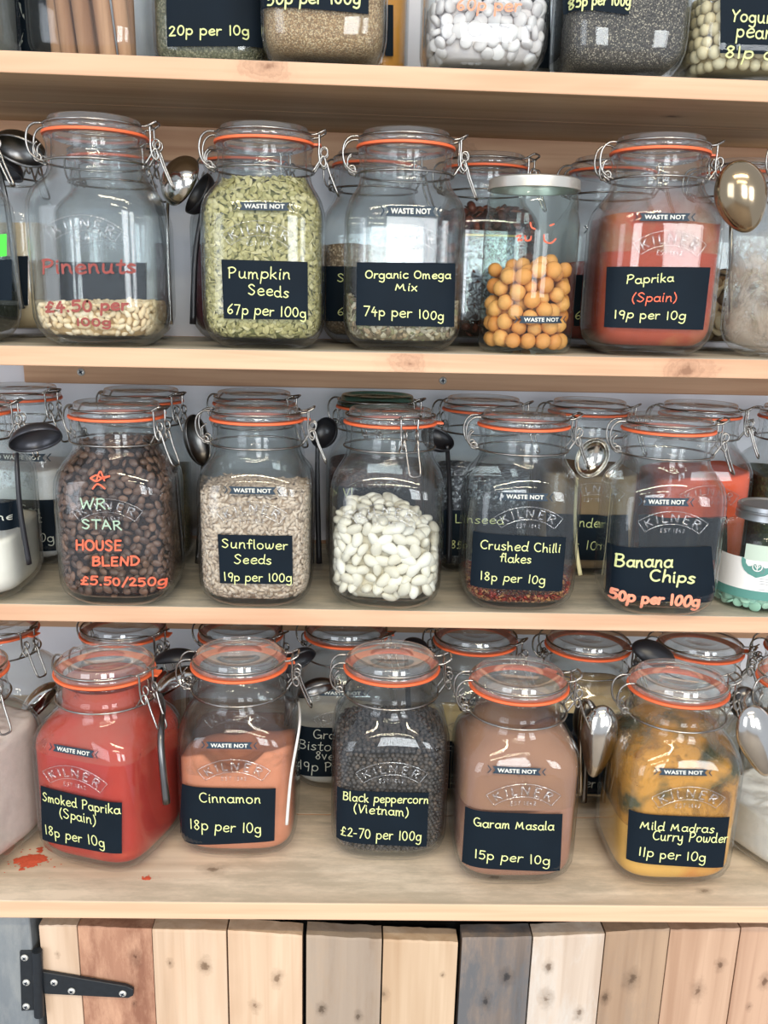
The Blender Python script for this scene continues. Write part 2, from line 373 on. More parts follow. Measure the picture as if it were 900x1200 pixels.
def ribbon(mb, pts, hw, place, off=0.0):
    """flat pen stroke in (u, v), laid on a surface by place(u, v, offset)"""
    n = len(pts); Lft = []; Rgt = []
    for i in range(n):
        a = pts[max(i-1, 0)]; b = pts[min(i+1, n-1)]
        dx, dy = b[0]-a[0], b[1]-a[1]; l = math.hypot(dx, dy) or 1e-9
        nx, ny = -dy/l*hw, dx/l*hw
        Lft.append((pts[i][0]+nx, pts[i][1]+ny)); Rgt.append((pts[i][0]-nx, pts[i][1]-ny))
    o = len(mb.v)
    for a, b in zip(Lft, Rgt): mb.v.append(tuple(place(a[0], a[1], off))); mb.v.append(tuple(place(b[0], b[1], off)))
    for i in range(n-1):
        k = o+2*i; mb.f.append((k, k+1, k+3, k+2)); mb.mi.append(0)
    for (i, j) in ((0, 1), (n-1, n-2)):
        dx, dy = pts[i][0]-pts[j][0], pts[i][1]-pts[j][1]; l = math.hypot(dx, dy) or 1e-9; a0 = math.atan2(dy, dx)
        poly = [place(pts[i][0]+hw*math.cos(a0+t), pts[i][1]+hw*math.sin(a0+t), off) for t in (-pi/2, -pi/4, 0, pi/4, pi/2)]
        o2 = len(mb.v); mb.v += [tuple(p) for p in poly]; mb.f.append(tuple(range(o2, o2+5))); mb.mi.append(0)
_font_cache = {}
def block_text(txt):
    """upright sans capitals as triangles, width and cap height normalised to cap height 1"""
    if txt in _font_cache: return _font_cache[txt]
    cu = bpy.data.curves.new('t', 'FONT'); cu.body = txt; cu.size = 1; cu.offset = 0.028; cu.space_character = 1.06; cu.resolution_u = 4
    ob = bpy.data.objects.new('t', cu); C.objects.link(ob)
    bpy.context.view_layer.update()
    dg = bpy.context.evaluated_depsgraph_get()
    me = bpy.data.meshes.new_from_object(ob.evaluated_get(dg))
    v = [(p.co.x, p.co.y) for p in me.vertices]; f = [tuple(p.vertices) for p in me.polygons]
    bpy.data.objects.remove(ob); bpy.data.meshes.remove(me); bpy.data.curves.remove(cu)
    x0 = min(p[0] for p in v); x1 = max(p[0] for p in v); y0 = min(p[1] for p in v); y1 = max(p[1] for p in v); h = y1-y0
    _font_cache[txt] = ([((p[0]-x0)/h, (p[1]-y0)/h) for p in v], f, (x1-x0)/h); return _font_cache[txt]

# ------------------------------------------------------------------ shelf levels
ZS = {1: EYE+0.2140, 2: EYE-0.0501, 3: EYE-0.3223, 4: EYE-0.5628}
TILT = {1: -0.00464, 2: 0.00463, 3: -0.00388, 4: -0.00606}
DF = {1: 0.9651, 2: 0.9325, 3: 0.9434, 4: 0.7706}
TH = 0.0190
WALL_Y = 1.243
def shelf_z(row, x): return ZS[row]+TILT[row]*x

# ------------------------------------------------------------------ room shell
t = NT('painted_wall'); co = t.n('TexCoord').outputs['Object']
nz = t.n('TexNoise', {'Vector': co, 'Scale': 9.0, 'Detail': 5.0}).outputs[0]
WALLM = t.done(t.bsdf(t.ramp(nz, [(0.3, rgb(224, 225, 231)), (0.7, rgb(236, 236, 241))]), 0.85))
mb = MB(); mb.box(-1.6, 1.6, WALL_Y, WALL_Y+0.1, 0, 2.6)
link('wall_back', mb.mesh('wall_back', WALLM, False), kind='structure')
mb = MB(); mb.box(-1.6, 1.6, -3.2, WALL_Y, -0.05, 0.0)
link('floor', mb.mesh('floor', plain('shop_floor', rgb(150, 140, 130), 0.6, noise=0.1), False), kind='structure')

PINE_EDGE = wood('pine_edge', rgb(222, 184, 152), rgb(192, 142, 110), 0, 1.0, 1.3, 0.9)
PINE_EDGE2 = wood('pine_edge_knotty', rgb(220, 182, 150), rgb(190, 138, 106), 0, 1.0, 5.1, 1.0, knots=[(-0.085, DF[1], ZS[1]-0.004, 0.016), (0.055, DF[2], ZS[2]-0.010, 0.014), (0.335, DF[2], ZS[2]-0.012, 0.018)])
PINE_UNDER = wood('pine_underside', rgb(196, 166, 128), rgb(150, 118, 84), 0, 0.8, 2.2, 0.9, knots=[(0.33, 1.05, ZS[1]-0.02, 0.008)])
PINE_TOP = wood('pine_worn_top', rgb(216, 206, 186), rgb(176, 162, 140), 0, 0.8, 3.7, 0.9, stain=(rgb(152, 148, 134), 0.7))
COUNTER_TOP = wood('counter_worn_top', rgb(236, 218, 194), rgb(186, 162, 136), 0, 0.7, 8.8, 1.1, stain=(rgb(176, 162, 140), 0.7),
                   knots=[(-0.135, 0.825, ZS[4], 0.010), (0.15, 0.815, ZS[4], 0.006), (0.36, 0.795, ZS[4], 0.006)])
BATTEN = wood('batten_pine', rgb(206, 166, 132), rgb(166, 120, 88), 0, 1.0, 6.4, 1.0, knots=[(0.125, 1.225, ZS[1]-0.035, 0.013)])
SCREW = plain('zinc_screw', rgb(206, 206, 200), 0.35, 0.35)
DARKSLOT = plain('screw_slot', rgb(24, 40, 60), 0.6)
def screw(parent, p, r, n):
    """pan head with a cross recess, facing -Y"""
    mb = MB(); mb.lathe([(0, 0.0), (0, r), (0.0008, r), (0.0018, r*0.75), (0.0022, 0)], 20)
    mb.v = [(v[0]+p[0], p[1]-v[2], v[1]+p[2]) for v in mb.v]; mb.f = [f[::-1] for f in mb.f]
    o = link('screw', mb.mesh('screw', SCREW), parent)
    mb = MB(); k = r*0.55; w = r*0.16; y = p[1]-0.0023; a = n
    for (dx, dz) in ((math.cos(a), math.sin(a)), (-math.sin(a), math.cos(a))):
        q = [(p[0]+dx*k*i-dz*w*j, y, p[2]+dz*k*i+dx*w*j) for i, j in ((-1, -1), (1, -1), (1, 1), (-1, 1))]
        mb.add(q, [(0, 1, 2, 3)])
    link('cross_recess', mb.mesh('cross_recess', DARKSLOT, False), o)

def shelf(row, label, boards, edge, top, x0=-0.95, x1=0.95):
    r = empty('wooden_shelf', (0, 0, 0), label=label, category='shelf', group='pine shelves on the shop wall')
    for k, (y0, y1, dz) in enumerate(boards):
        mb = MB(); mb.box(x0, x1, y0, y1, ZS[row]-TH, ZS[row]+dz, TILT[row])
        me = mb.mesh('board', [edge, top, PINE_UNDER], False); bevel_mesh(me, 0.0012, 2)
        for p in me.polygons:
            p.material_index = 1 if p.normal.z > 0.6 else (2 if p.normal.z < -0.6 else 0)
        link('board', me, r)
    return r
S1 = shelf(1, 'topmost pine shelf, holding the jars cut off by the top of the photo', [(DF[1], 1.103, 0), (1.1045, WALL_Y-0.019, -0.0005)], PINE_EDGE2, PINE_TOP)
S2 = shelf(2, 'pine shelf under the pine nuts, pumpkin seeds and omega mix jars', [(DF[2], 1.09, 0), (1.0915, WALL_Y-0.019, -0.0005)], PINE_EDGE2, PINE_TOP)
S3 = shelf(3, 'pine shelf under the coffee beans, sunflower seeds and banana chips jars', [(DF[3], 1.09, 0), (1.0915, WALL_Y-0.019, -0.0005)], PINE_EDGE, PINE_TOP)
S4 = shelf(4, 'deep worn plank counter under the red, brown and yellow spice jars', [(DF[4], 0.930, 0), (0.9325, 1.09, -0.0006), (1.0925, WALL_Y-0.001, -0.0003)], PINE_EDGE, COUNTER_TOP)
for (S, row, ybot, bx0) in ((S1, 1, 197, -0.95), (S2, 2, 456, at(28, 440, WALL_Y-0.018).x), (S3, 3, 741, -0.95)):
    drop = max(0.02, ZS[row]-TH-at(450, ybot, WALL_Y-0.018).z)
    mb = MB(); mb.box(bx0, 0.95, WALL_Y-0.018, WALL_Y-0.0005, ZS[row]-TH-drop, ZS[row]-(0 if row != 9 else 0)-0.0005, TILT[row])
    me = mb.mesh('support_batten', BATTEN, False); bevel_mesh(me, 0.001, 1); link('support_batten', me, S)
for (px, py) in ((95, 433), (519, 443)):
    p = at(px, py+3, WALL_Y-0.018); screw(S2, p, 0.0050, 0.5 if px < 200 else 0.1)

# ------------------------------------------------------------------ clip-top jar, all meshes shared
PROF = [(0.0025, 0.0), (0.0018, 0.030, 3), (0.0, 0.040, 3.2), (0.0006, 0.0435, 3.3), (0.003, 0.0475, 3.5), (0.008, 0.0532, 3.9), (0.016, 0.0584, 4.4), (0.026, 0.0606, 4.9),
        (0.04, 0.0610, 5.0), (0.08, 0.0610, 5.0), (0.124, 0.0610, 5.0), (0.134, 0.0602, 4.7), (0.143, 0.0578, 4.0), (0.150, 0.0540, 3.2), (0.156, 0.0500, 2.5), (0.161, 0.0474, 2.15),
        (0.166, 0.0464, 2), (0.1695, 0.0464, 2), (0.1715, 0.0474, 2), (0.174, 0.0484, 2), (0.1765, 0.0480, 2), (0.179, 0.0468, 2), (0.187, 0.0466, 2), (0.190, 0.0476, 2), (0.1925, 0.0486, 2), (0.1945, 0.0484, 2), (0.1952, 0.0470, 2),
        (0.1950, 0.0425, 2), (0.190, 0.0418, 2), (0.165, 0.0430, 2), (0.158, 0.0458, 2.3), (0.152, 0.0502, 3), (0.143, 0.0550, 4), (0.134, 0.0578, 4.7), (0.124, 0.0586, 5), (0.04, 0.0586, 5), (0.026, 0.0581, 4.9), (0.018, 0.0560, 4.4), (0.012, 0.0510, 3.9), (0.0092, 0.0440, 3.5), (0.0086, 0.030, 3), (0.0084, 0)]
def prof_at(z):
    """outer half width and squareness of the jar at height z"""
    P = PROF[2:22]
    if z <= P[0][0]: return P[0][1], P[0][2]
    for a, b in zip(P[:-1], P[1:]):
        if a[0] <= z <= b[0]:
            k = (z-a[0])/(b[0]-a[0]+1e-9); return a[1]+(b[1]-a[1])*k, a[2]+(b[2]-a[2])*k
    return P[-1][1], P[-1][2]
def face_place(x, z, off=0.0):
    """a point on the jar's front face"""
    a, n = prof_at(max(z, 0.002)); xx = min(abs(x), a*0.985)
    return (x, -((a**n-xx**n)**(1/n))-off, z)
mb = MB(); mb.lathe(PROF, 96); ME_BODY = mb.mesh('glass_body', GLASS)
mb = MB(); mb.lathe([(0.1956, 0.0405), (0.1956, 0.0498), (0.1966, 0.0502), (0.1980, 0.0498), (0.1980, 0.0405), (0.1956, 0.0405)], 96)
for k in (-1, 1): pass
mb.box(-0.007, 0.007, -0.0565, -0.047, 0.1958, 0.1976)
ME_GASK = mb.mesh('gasket', RUBBER, True, 0.7)
LIDP = [(0.1905, 0.0), (0.1905, 0.034), (0.1920, 0.0392), (0.1982, 0.0400), (0.1984, 0.0478), (0.2000, 0.0486), (0.2025, 0.0484), (0.2036, 0.0472), (0.2040, 0.0452), (0.2058, 0.0442), (0.2095, 0.0438), (0.2112, 0.0428), (0.2118, 0.0412), (0.2110, 0.0392),
        (0.2092, 0.0370), (0.2082, 0.030), (0.2080, 0.022), (0.2086, 0.0205), (0.2086, 0.0195), (0.2078, 0.018), (0.2076, 0.0)]
mb = MB(); mb.lathe(LIDP, 96); ME_LID = mb.mesh('lid', GLASS_LID); ME_LIDG = mb.mesh('lid_green', GLASS_DARKGREEN)
def circ(r, z, n=72): return [(r*math.cos(2*pi*i/n), r*math.sin(2*pi*i/n), z) for i in range(n)]
WR = 0.0011
mb = MB(); mb.tube(circ(0.0492, 0.1712), WR, 8, True); ME_BAND = mb.mesh('wire_band', WIRE)
mb = MB()
a0 = 14
ringpts = [(0.0478*math.cos(math.radians(a)), 0.0478*math.sin(math.radians(a)), 0.2050) for a in np.linspace(180-a0, a0, 40)]
hy = 0.0478*math.sin(math.radians(a0))
for s in (1, -1):
    pts = [(-0.0488, s*0.0088, 0.1725), (-0.0535, s*0.0095, 0.1735), (-0.0605, s*0.0105, 0.1790), (-0.0632, s*0.0110, 0.1890), (-0.0615, s*0.0113, 0.1990), (-0.0555, s*0.0115, 0.2048), (-0.0475, s*0.0116, 0.2055)]
    mb.tube(smooth_path(pts, 5), WR, 8)
    mb.tube([(x, s*y, z) for x, y, z in ringpts], WR, 8)
    mb.tube([(-0.0540+0.0034*math.cos(t_), s*0.0088, 0.1752+0.0034*math.sin(t_)) for t_ in np.linspace(0, 2*pi, 14, endpoint=False)], WR*0.9, 6, True)
    mb.tube(smooth_path([(-0.0500, s*0.0055, 0.1700), (-0.0575, s*0.0058, 0.1745), (-0.0585, s*0.006, 0.1850), (-0.0545, s*0.006, 0.1900)], 4), WR*0.9, 6)
mb.tube([(-0.0540, -0.0125, 0.1752), (-0.0540, 0.0125, 0.1752)], WR, 8)
ME_HINGE = mb.mesh('hinge_wire', WIRE)
mb = MB()
for s in (1, -1):
    mb.tube(smooth_path([(0.0470, s*0.0116, 0.2050), (0.0520, s*0.0116, 0.2056), (0.0560, s*0.0112, 0.2075), (0.0600, s*0.0100, 0.2098)], 4), WR, 8)
    mb.tube(smooth_path([(0.0545, s*0.0095, 0.2065), (0.0548, s*0.0092, 0.1980), (0.0545, s*0.0088, 0.1890), (0.0560, s*0.0085, 0.1800), (0.0595, s*0.0080, 0.1765), (0.0615, s*0.0080, 0.1800), (0.0600, s*0.0080, 0.1850)], 5), WR, 8)
    mb.tube([(0.0595+0.0036*math.cos(t_), s*0.0062, 0.1905+0.0046*math.sin(t_)) for t_ in np.linspace(0, 2*pi, 14, endpoint=False)], WR*0.9, 6, True)
mb.tube([(0.0600, -0.0100, 0.2098), (0.0610, -0.005, 0.2105), (0.0610, 0.005, 0.2105), (0.0600, 0.0100, 0.2098)], WR, 8)
mb.tube([(0.0545, -0.0130, 0.2065), (0.0545, 0.0130, 0.2065)], WR, 8)
ME_CLASP = mb.mesh('clasp_link', WIRE)
mb = MB()
lp = [(0.0488, -0.0085, 0.1720), (0.0540, -0.0082, 0.1800), (0.0580, -0.0078, 0.1860), (0.0610, -0.0070, 0.1840), (0.0650, -0.0066, 0.1720), (0.0700, -0.0064, 0.1600), (0.0735, -0.0055, 0.1520),
      (0.0742, 0, 0.1505), (0.0735, 0.0055, 0.1520), (0.0700, 0.0064, 0.1600), (0.0650, 0.0066, 0.1720), (0.0610, 0.0070, 0.1840), (0.0580, 0.0078, 0.1860), (0.0540, 0.0082, 0.1800), (0.0488, 0.0085, 0.1720)]
mb.tube(smooth_path(lp, 4), WR, 8); ME_LEVER = mb.mesh('clasp_lever', WIRE)
# embossed arch and name, on the glass itself
mb = MB()
def ap(r, a): return (r*math.sin(a), 0.0610+r*math.cos(a))
for r_ in (0.0455, 0.0590):
    mb.tube([Vector(face_place(*ap(r_, a), -0.0001)) for a in np.linspace(-0.66, 0.66, 40)], 0.00055, 6)
for a in (-0.66, 0.66): mb.tube([Vector(face_place(*ap(r_, a), -0.0001)) for r_ in np.linspace(0.0455, 0.0590, 6)], 0.00055, 6)
for k, ch in enumerate('KILNER'):
    w, ss = GL[ch]; ac = (-0.50, -0.325, -0.17, 0.03, 0.265, 0.49)[k]
    for s_ in ss:
        pts = smooth_path([(p[0], p[1], 0) for p in s_], 3) if len(s_) > 2 else [Vector((s_[0][0]+(s_[1][0]-s_[0][0])*q/3, s_[0][1]+(s_[1][1]-s_[0][1])*q/3, 0)) for q in range(4)]
        mb.tube([Vector(face_place(*ap(0.0478+p.y*0.0054, ac+(p.x-w/2)*0.0078/0.050), -0.0002)) for p in pts], 0.0011, 6)
w, ss = text_strokes('EST 1842', random.Random(1), 0.3)
for s_ in ss:
    mb.tube([Vector(face_place((p[0]-w/2)*0.0030, 0.0975+p[1]*0.0026, -0.0001)) for p in s_], 0.0005, 5)
ME_EMB = mb.mesh('embossed_name', EMBOSS)

JARS = []
class Jar: pass
def make_local(j):
    M = Matrix.Translation(j.loc) @ Matrix.Rotation(j.rot, 4, 'Z') @ Matrix.Diagonal((1, 1, getattr(j, 'hs', 1.0), 1)); Mi = M.inverted()
    j.M = M
    o = Mi @ CAM
    def loc(px, py):
        d = Mi.to_3x3() @ ray(px, py); yf = -j.face
        for _ in range(14):
            p = o+d*((yf-o.y)/d.y)
            if not hasattr(j, 'place'): break
            yn = j.place(p.x, max(p.z, 0.003), 0)[1]; yf = yf*0.5+max(yn, -j.face)*0.5
            yf = min(yf, -j.face*0.45)
        return (p.x, p.z)
    j.px = loc
def zc(o, s=3.0):
    return lambda x, y: (o[0]+x/s, o[1]+y/s)
def label_part(j, corners, lines, mat=None, name='chalk_label', cz=None):
    """corners TL TR BR BL and text lines in photo pixels (through zoom cz); drawn on the jar's own surface"""
    cz = cz or (lambda x, y: (x, y))
    lab = j.root
    if corners:
        q = [j.px(*cz(*c)) for c in corners]; q = [(x, max(z, 0.0215)) for x, z in q]
        mb = MB(); nx, nz_ = 26, 6
        for k in range(nz_+1):
            for i in range(nx+1):
                u, v = i/nx, k/nz_
                x = (q[0][0]*(1-u)+q[1][0]*u)*(1-v)+(q[3][0]*(1-u)+q[2][0]*u)*v
                z = (q[0][1]*(1-u)+q[1][1]*u)*(1-v)+(q[3][1]*(1-u)+q[2][1]*u)*v
                mb.v.append(j.place(x, z, 0.0004))
        for k in range(nz_):
            for i in range(nx):
                a = k*(nx+1)+i; mb.f.append((a, a+nx+1, a+nx+2, a+1)); mb.mi.append(0)
        lab = link(name, mb.mesh(name, mat or SLATE), j.root)
    for ln in lines:
        txt, L, Rr, xh = ln[:4]; col = ln[4] if len(ln) > 4 else CH_Y; hw = ln[5] if len(ln) > 5 else 0.00055
        p0 = j.px(*cz(*L)); p1 = j.px(*cz(*Rr)); pu = j.px(*cz(L[0], L[1]-xh)); hgt = abs(pu[1]-p0[1])
        hgt *= 0.72; w, ss = text_strokes(txt, RND); dx, dz = p1[0]-p0[0], p1[1]-p0[1]
        mb = MB()
        for s in ss:
            ribbon(mb, [(p0[0]+dx*p[0]/w, p0[1]+dz*p[0]/w+p[1]*hgt) for p in s], hw, j.place, 0.0009+0.0001*RND.random())
        link('handwriting', mb.mesh('handwriting', col), lab)
    return lab
def logo_part(j, L, Rr, h, cz):
    p0 = j.px(*cz(*L)); p1 = j.px(*cz(*Rr)); pu = j.px(*cz(L[0], L[1]-h/2)); hh = abs(pu[1]-p0[1])
    Wd = p1[0]-p0[0]; dz = p1[1]-p0[1]
    P = lambda u, v, off=0.0005: j.place(p0[0]+u*Wd, p0[1]+u*dz+v*hh, off)
    mb = MB()
    n = 14
    us = [0.085+(0.915-0.085)*i/n for i in range(n+1)]
    o = len(mb.v)
    for i, u in enumerate(us):
        for v in (-1, 0, 1):
            uu = u
            if i == 0 and v == 0: uu = u+0.05
            if i == n and v == 0: uu = u-0.05
            mb.v.append(P(uu, v))
    for i in range(n):
        for k in range(2):
            a = o+i*3+k; mb.f.append((a, a+3, a+4, a+1)); mb.mi.append(0)
    for s in (0, 1):
        f = (lambda u: u) if s == 0 else (lambda u: 1-u)
        mb.add([P(f(0.0), 1), P(f(0.022), 1), P(f(0.072), 0), P(f(0.05), 0), P(f(0.022), -1), P(f(0.0), -1)], [(0, 1, 2, 3), (3, 2, 4, 5)])
    b = link('shop_band', mb.mesh('shop_band', NAVY), j.root)
    v, f, w = block_text('WASTE NOT')
    tw = 0.66; th = 1.12*1
    sx = tw/w
    mb = MB(); mb.add([P(0.5+(p[0]-w/2)*sx, (p[1]-0.5)*th, 0.0009) for p in v], f)
    link('band_lettering', mb.mesh('band_lettering', CREAM_PRINT, False), b)

def clip_jar(label, px, row, Y, rot=0.0, X=None, hs=1.0, green=False, emboss=True, kindgroup=None, tab=None):
    j = Jar(); j.row = row; j.hs = hs
    if X is None:
        z0 = ZS[row]+0.197; d = None; X = 0
        for _ in range(6):      # find x so that the ring's centre lands at px
            P = Vector((X, Y, shelf_z(row, X)+(0.03 if row == 1 else 0.197)))-CAM; u = 450+F_PX*P.dot(_R)/P.dot(_fw); X += (px-u)/F_PX*P.dot(_fw)
    j.loc = Vector((X, Y, shelf_z(row, X)+0.0003+abs(TILT[row])*0.046)); j.rot = rot; j.face = 0.0606; j.place = face_place
    j.root = empty('clip_top_jar', j.loc, rot, label=label, category='jar', group='clip-top glass storage jars'); j.root.scale = (1, 1, hs)
    make_local(j)
    g = link('glass_body', ME_BODY, j.root)
    if emboss: link('embossed_name', ME_EMB, g)
    link('lid', ME_LIDG if green else ME_LID, j.root)
    gk = link('gasket', ME_GASK, j.root, label='orange rubber gasket'); gk.rotation_euler = (0, 0, tab if tab is not None else RND.uniform(1.2, 3.5))
    link('wire_band', ME_BAND, j.root); link('hinge_wire', ME_HINGE, j.root); link('clasp_link', ME_CLASP, j.root); link('clasp_lever', ME_LEVER, j.root)
    JARS.append(j); return j

# ------------------------------------------------------------------ contents
IW = [(p[0], p[1], p[2]) for p in PROF[-14:-1]][::-1]
def inner(z, inset):
    """half width and squareness just inside the inner glass wall"""
    if z <= IW[0][0]: return IW[0][1]-0.0012-inset, IW[0][2]
    for a, b in zip(IW[:-1], IW[1:]):
        if a[0] <= z <= b[0]:
            k = (z-a[0])/(b[0]-a[0]+1e-9); return a[1]+(b[1]-a[1])*k-0.0012-inset, a[2]+(b[2]-a[2])*k
    return IW[-1][1]-0.0012-inset, IW[-1][2]
def xsec(a, n, th):
    c, s = math.cos(th), math.sin(th); k = a/((abs(c)**n+abs(s)**n)**(1/n)); return k*c, k*s
def fill_mesh(name, mats, top, inset=0.0, z0=0.0105, rough=0.0, seed=1, nth=72, nz=18, nr=10, inn=inner):
    """solid body of loose goods up to top(x, y); slightly uneven at the surface"""
    rr = random.Random(seed); mb = MB(); rings = []
    for k in range(nz+1):
        ring = []
        for i in range(nth):
            th = 2*pi*i/nth
            a, n = inn(0.08, inset); x, y = xsec(a, n, th); zt = top(x, y)
            z = z0+(zt-z0)*(k/nz)**1.15
            a, n = inn(z, inset); x, y = xsec(a, n, th)
            ring.append((x, y, z))
        rings.append(ring)
    o = 0
    for r in rings: mb.v += r
    for k in range(nz):
        for i in range(nth):
            a = k*nth+i; b = k*nth+(i+1) % nth; mb.f.append((a, b, b+nth, a+nth)); mb.mi.append(0)
    base = nz*nth; prev = list(range(base, base+nth))
    for q in range(1, nr):
        cur = []
        for i in range(nth):
            x, y, z = rings[-1][i]; k = 1-q/nr; X, Yy = x*k, y*k
            cur.append(len(mb.v)); mb.v.append((X, Yy, top(X, Yy)+rr.uniform(-rough, rough)))
        for i in range(nth): mb.f.append((prev[i], prev[(i+1) % nth], cur[(i+1) % nth], cur[i])); mb.mi.append(0)
        prev = cur
    c = len(mb.v); mb.v.append((0, 0, top(0, 0)))
    for i in range(nth): mb.f.append((prev[i], prev[(i+1) % nth], c)); mb.mi.append(0)
    bcur = list(range(0, nth)); c = len(mb.v); mb.v.append((0, 0, z0))
    for i in range(nth): mb.f.append((bcur[(i+1) % nth], bcur[i], c)); mb.mi.append(0)
    return mb
def goods(j, name, label, cat, mat, top, kind='stuff', **kw):
    mb = fill_mesh(name, mat, top, **kw)
    o = link(name, mb.mesh(name, mat), None, label=label, category=cat, kind=kind)
    o.location = j.loc; o.rotation_euler = (0, 0, j.rot); o.scale = (1, 1, getattr(j, 'hs', 1.0)); return o
def hump(h, a=0.0, b=0.0, wav=0.002, f=60.0, ph=0.0):
    return lambda x, y: h+a*x+b*y+wav*math.sin(f*x+ph)*math.cos(f*0.8*y+ph*1.3)
def dust(j, mat, z0, z1):
    mb = MB(); prof = []
    for k in range(25):
        z = z0+(z1-z0)*k/24; a, n = inner(z, -0.0007); prof.append((z, a, n))
    mb.lathe(prof, 72); return link('dust_film', mb.mesh('dust_film', mat), j.root, label='powder dust clinging inside the glass')
def ico(sub=1):
    bm = bmesh.new(); bmesh.ops.create_icosphere(bm, subdivisions=sub, radius=1)
    v = [tuple(p.co) for p in bm.verts]; f = [tuple(q.index for q in p.verts) for p in bm.faces]; bm.free(); return v, f
ICO1, ICO2, ICO3 = ico(1), ico(2), ico(3)
def seed_shape(kind):
    if kind == 'bean':      # kidney
        v, f = ICO3; return [(x*1.0, y*0.62-0.20*(1-x*x)*0.8+0.1, z*0.50) for x, y, z in v], f
    if kind == 'nut':       # pine nut, teardrop
        v, f = ICO2; return [(x, y*0.55*(1-0.25*x), z*0.50*(1-0.25*x)) for x, y, z in v], f
    if kind == 'coffee':    # flat side with a crease
        v, f = ICO3
        return [(x, y*0.72*(1.0), (z*0.48 if z > 0 else z*0.30+(0.16*math.exp(-(y/0.13)**2) if z < -0.2 else 0))) for x, y, z in v], f
    if kind == 'pumpkin':   # flat pointed seed with a rim
        v, f = ICO2; return [(x, y*0.55*(1-0.30*x), z*0.17*(1-0.2*x)) for x, y, z in v], f
    if kind == 'sun':
        v, f = ICO1; return [(x, y*0.42*(1-0.35*x), z*0.28*(1-0.35*x)) for x, y, z in v], f
    if kind == 'ball': v, f = ICO3; return [(x*1.0, y*0.97, z*0.93) for x, y, z in v], f
    if kind == 'berry':
        v, f = ICO3; out = []
        for x, y, z in v:
            k = 1-0.05*abs(math.sin(5*x+3*y))-0.04*abs(math.sin(6*y-4*z+1))-0.05*math.exp(-((x-0.2)**2+(y-0.3)**2)/0.05)*(z > 0)+0.02*math.sin(11*z+7*x)
            out.append((x*k, y*k*0.96, z*k*0.90))
        return out, f
    if kind == 'pea': return ICO2
    if kind == 'corn': return ICO1
    if kind == 'flake':
        v, f = ICO1; return [(x, y*0.7, z*0.12) for x, y, z in v], f
    if kind in ('tablet', 'disc'):
        mb = MB(); t_ = 0.42 if kind == 'tablet' else 0.22
        mb.lathe([(-t_, 0), (-t_, 0.80), (-t_*0.6, 0.97), (0, 1.0), (t_*0.6, 0.97), (t_, 0.80), (t_*1.15, 0)], 20); return mb.v, mb.f
def rot_from(n, rnd, tilt):
    """matrix whose z axis is near n, spun at random"""
    n = Vector(n).normalized(); n = (n+Vector((rnd.gauss(0, tilt), rnd.gauss(0, tilt), rnd.gauss(0, tilt)))).normalized()
    u = n.orthogonal().normalized(); a = rnd.uniform(0, 2*pi); q = u*math.cos(a)+n.cross(u)*math.sin(a); w = n.cross(q)
    return Matrix(((q.x, w.x, n.x), (q.y, w.y, n.y), (q.z, w.z, n.z)))
def shell_points(top, step, inset, rnd, zlo=0.0135, jit=0.25, inn=inner, dz=None, arc_=(0, 2*pi), topstep=None, twall=True):
    pts = []
    z = zlo; row = 0; dz = dz or step*0.86
    while z < 0.19 and twall:
        a, n = inn(z, inset)
        N = 240; P = [xsec(a, n, arc_[0]+(arc_[1]-arc_[0])*i/N) for i in range(N+1)]
        L = [0]
        for p, q in zip(P[:-1], P[1:]): L.append(L[-1]+math.hypot(q[0]-p[0], q[1]-p[1]))
        m_ = max(1, int(L[-1]/step)); k = 0
        for c in range(m_):
            s = (c+(row % 2)*0.5+rnd.uniform(-jit, jit))*L[-1]/m_
            s %= L[-1]
            k = next(i for i in range(N) if L[i+1] >= s-1e-9); f = (s-L[k])/(L[k+1]-L[k]+1e-12)
            x = P[k][0]+(P[k+1][0]-P[k][0])*f; y = P[k][1]+(P[k+1][1]-P[k][1])*f
            zz = z+rnd.uniform(-jit, jit)*dz
            if zz < top(x, y)-step*0.3:
                tx, ty = P[k+1][0]-P[k][0], P[k+1][1]-P[k][1]; a2, _ = inn(z+0.004, inset); sl = (a-a2)/0.004
                nn = Vector((ty, -tx, 0)).normalized(); nn = (nn+Vector((0, 0, sl))).normalized()
                pts.append((Vector((x, y, zz)), nn))
        z += dz; row += 1
    ts = topstep or step
    a, n = inn(min(0.12, top(0, 0)), inset)
    g = int(a/ts)+1
    for i in range(-g, g+1):
        for k in range(-g, g+1):
            x = (i+rnd.uniform(-.3, .3))*ts; y = (k+rnd.uniform(-.3, .3))*ts; zt = top(x, y)
            a2, n2 = inn(min(zt, 0.168), inset)
            if (abs(x)**n2+abs(y)**n2)**(1/n2) < a2: pts.append((Vector((x, y, zt)), Vector((0, 0, 1))))
    return pts
_IWZ = np.array([p[0] for p in IW]); _IWA = np.array([p[1] for p in IW]); _IWN = np.array([p[2] for p in IW])
def tuck(j, P):
    """how far a piece must move so that none of it pokes through the inside of the jar"""
    sh = np.zeros(3)
    if getattr(j, 'inn', None): return sh
    for _ in range(3):
        Q = P+sh; z = Q[:, 2]; a = np.interp(z, _IWZ, _IWA)-0.0007; n = np.interp(z, _IWZ, _IWN)
        rho = (np.abs(Q[:, 0])**n+np.abs(Q[:, 1])**n)**(1/n); e = float((rho-a).max())
        low = float(0.0098-z.min())
        if low > 0: sh[2] += low
        if e > 0:
            c = Q[:, :2].mean(0); l = np.hypot(*c)+1e-9; sh[:2] -= c/l*e*1.02
        if e <= 0 and low <= 0: break
    return sh
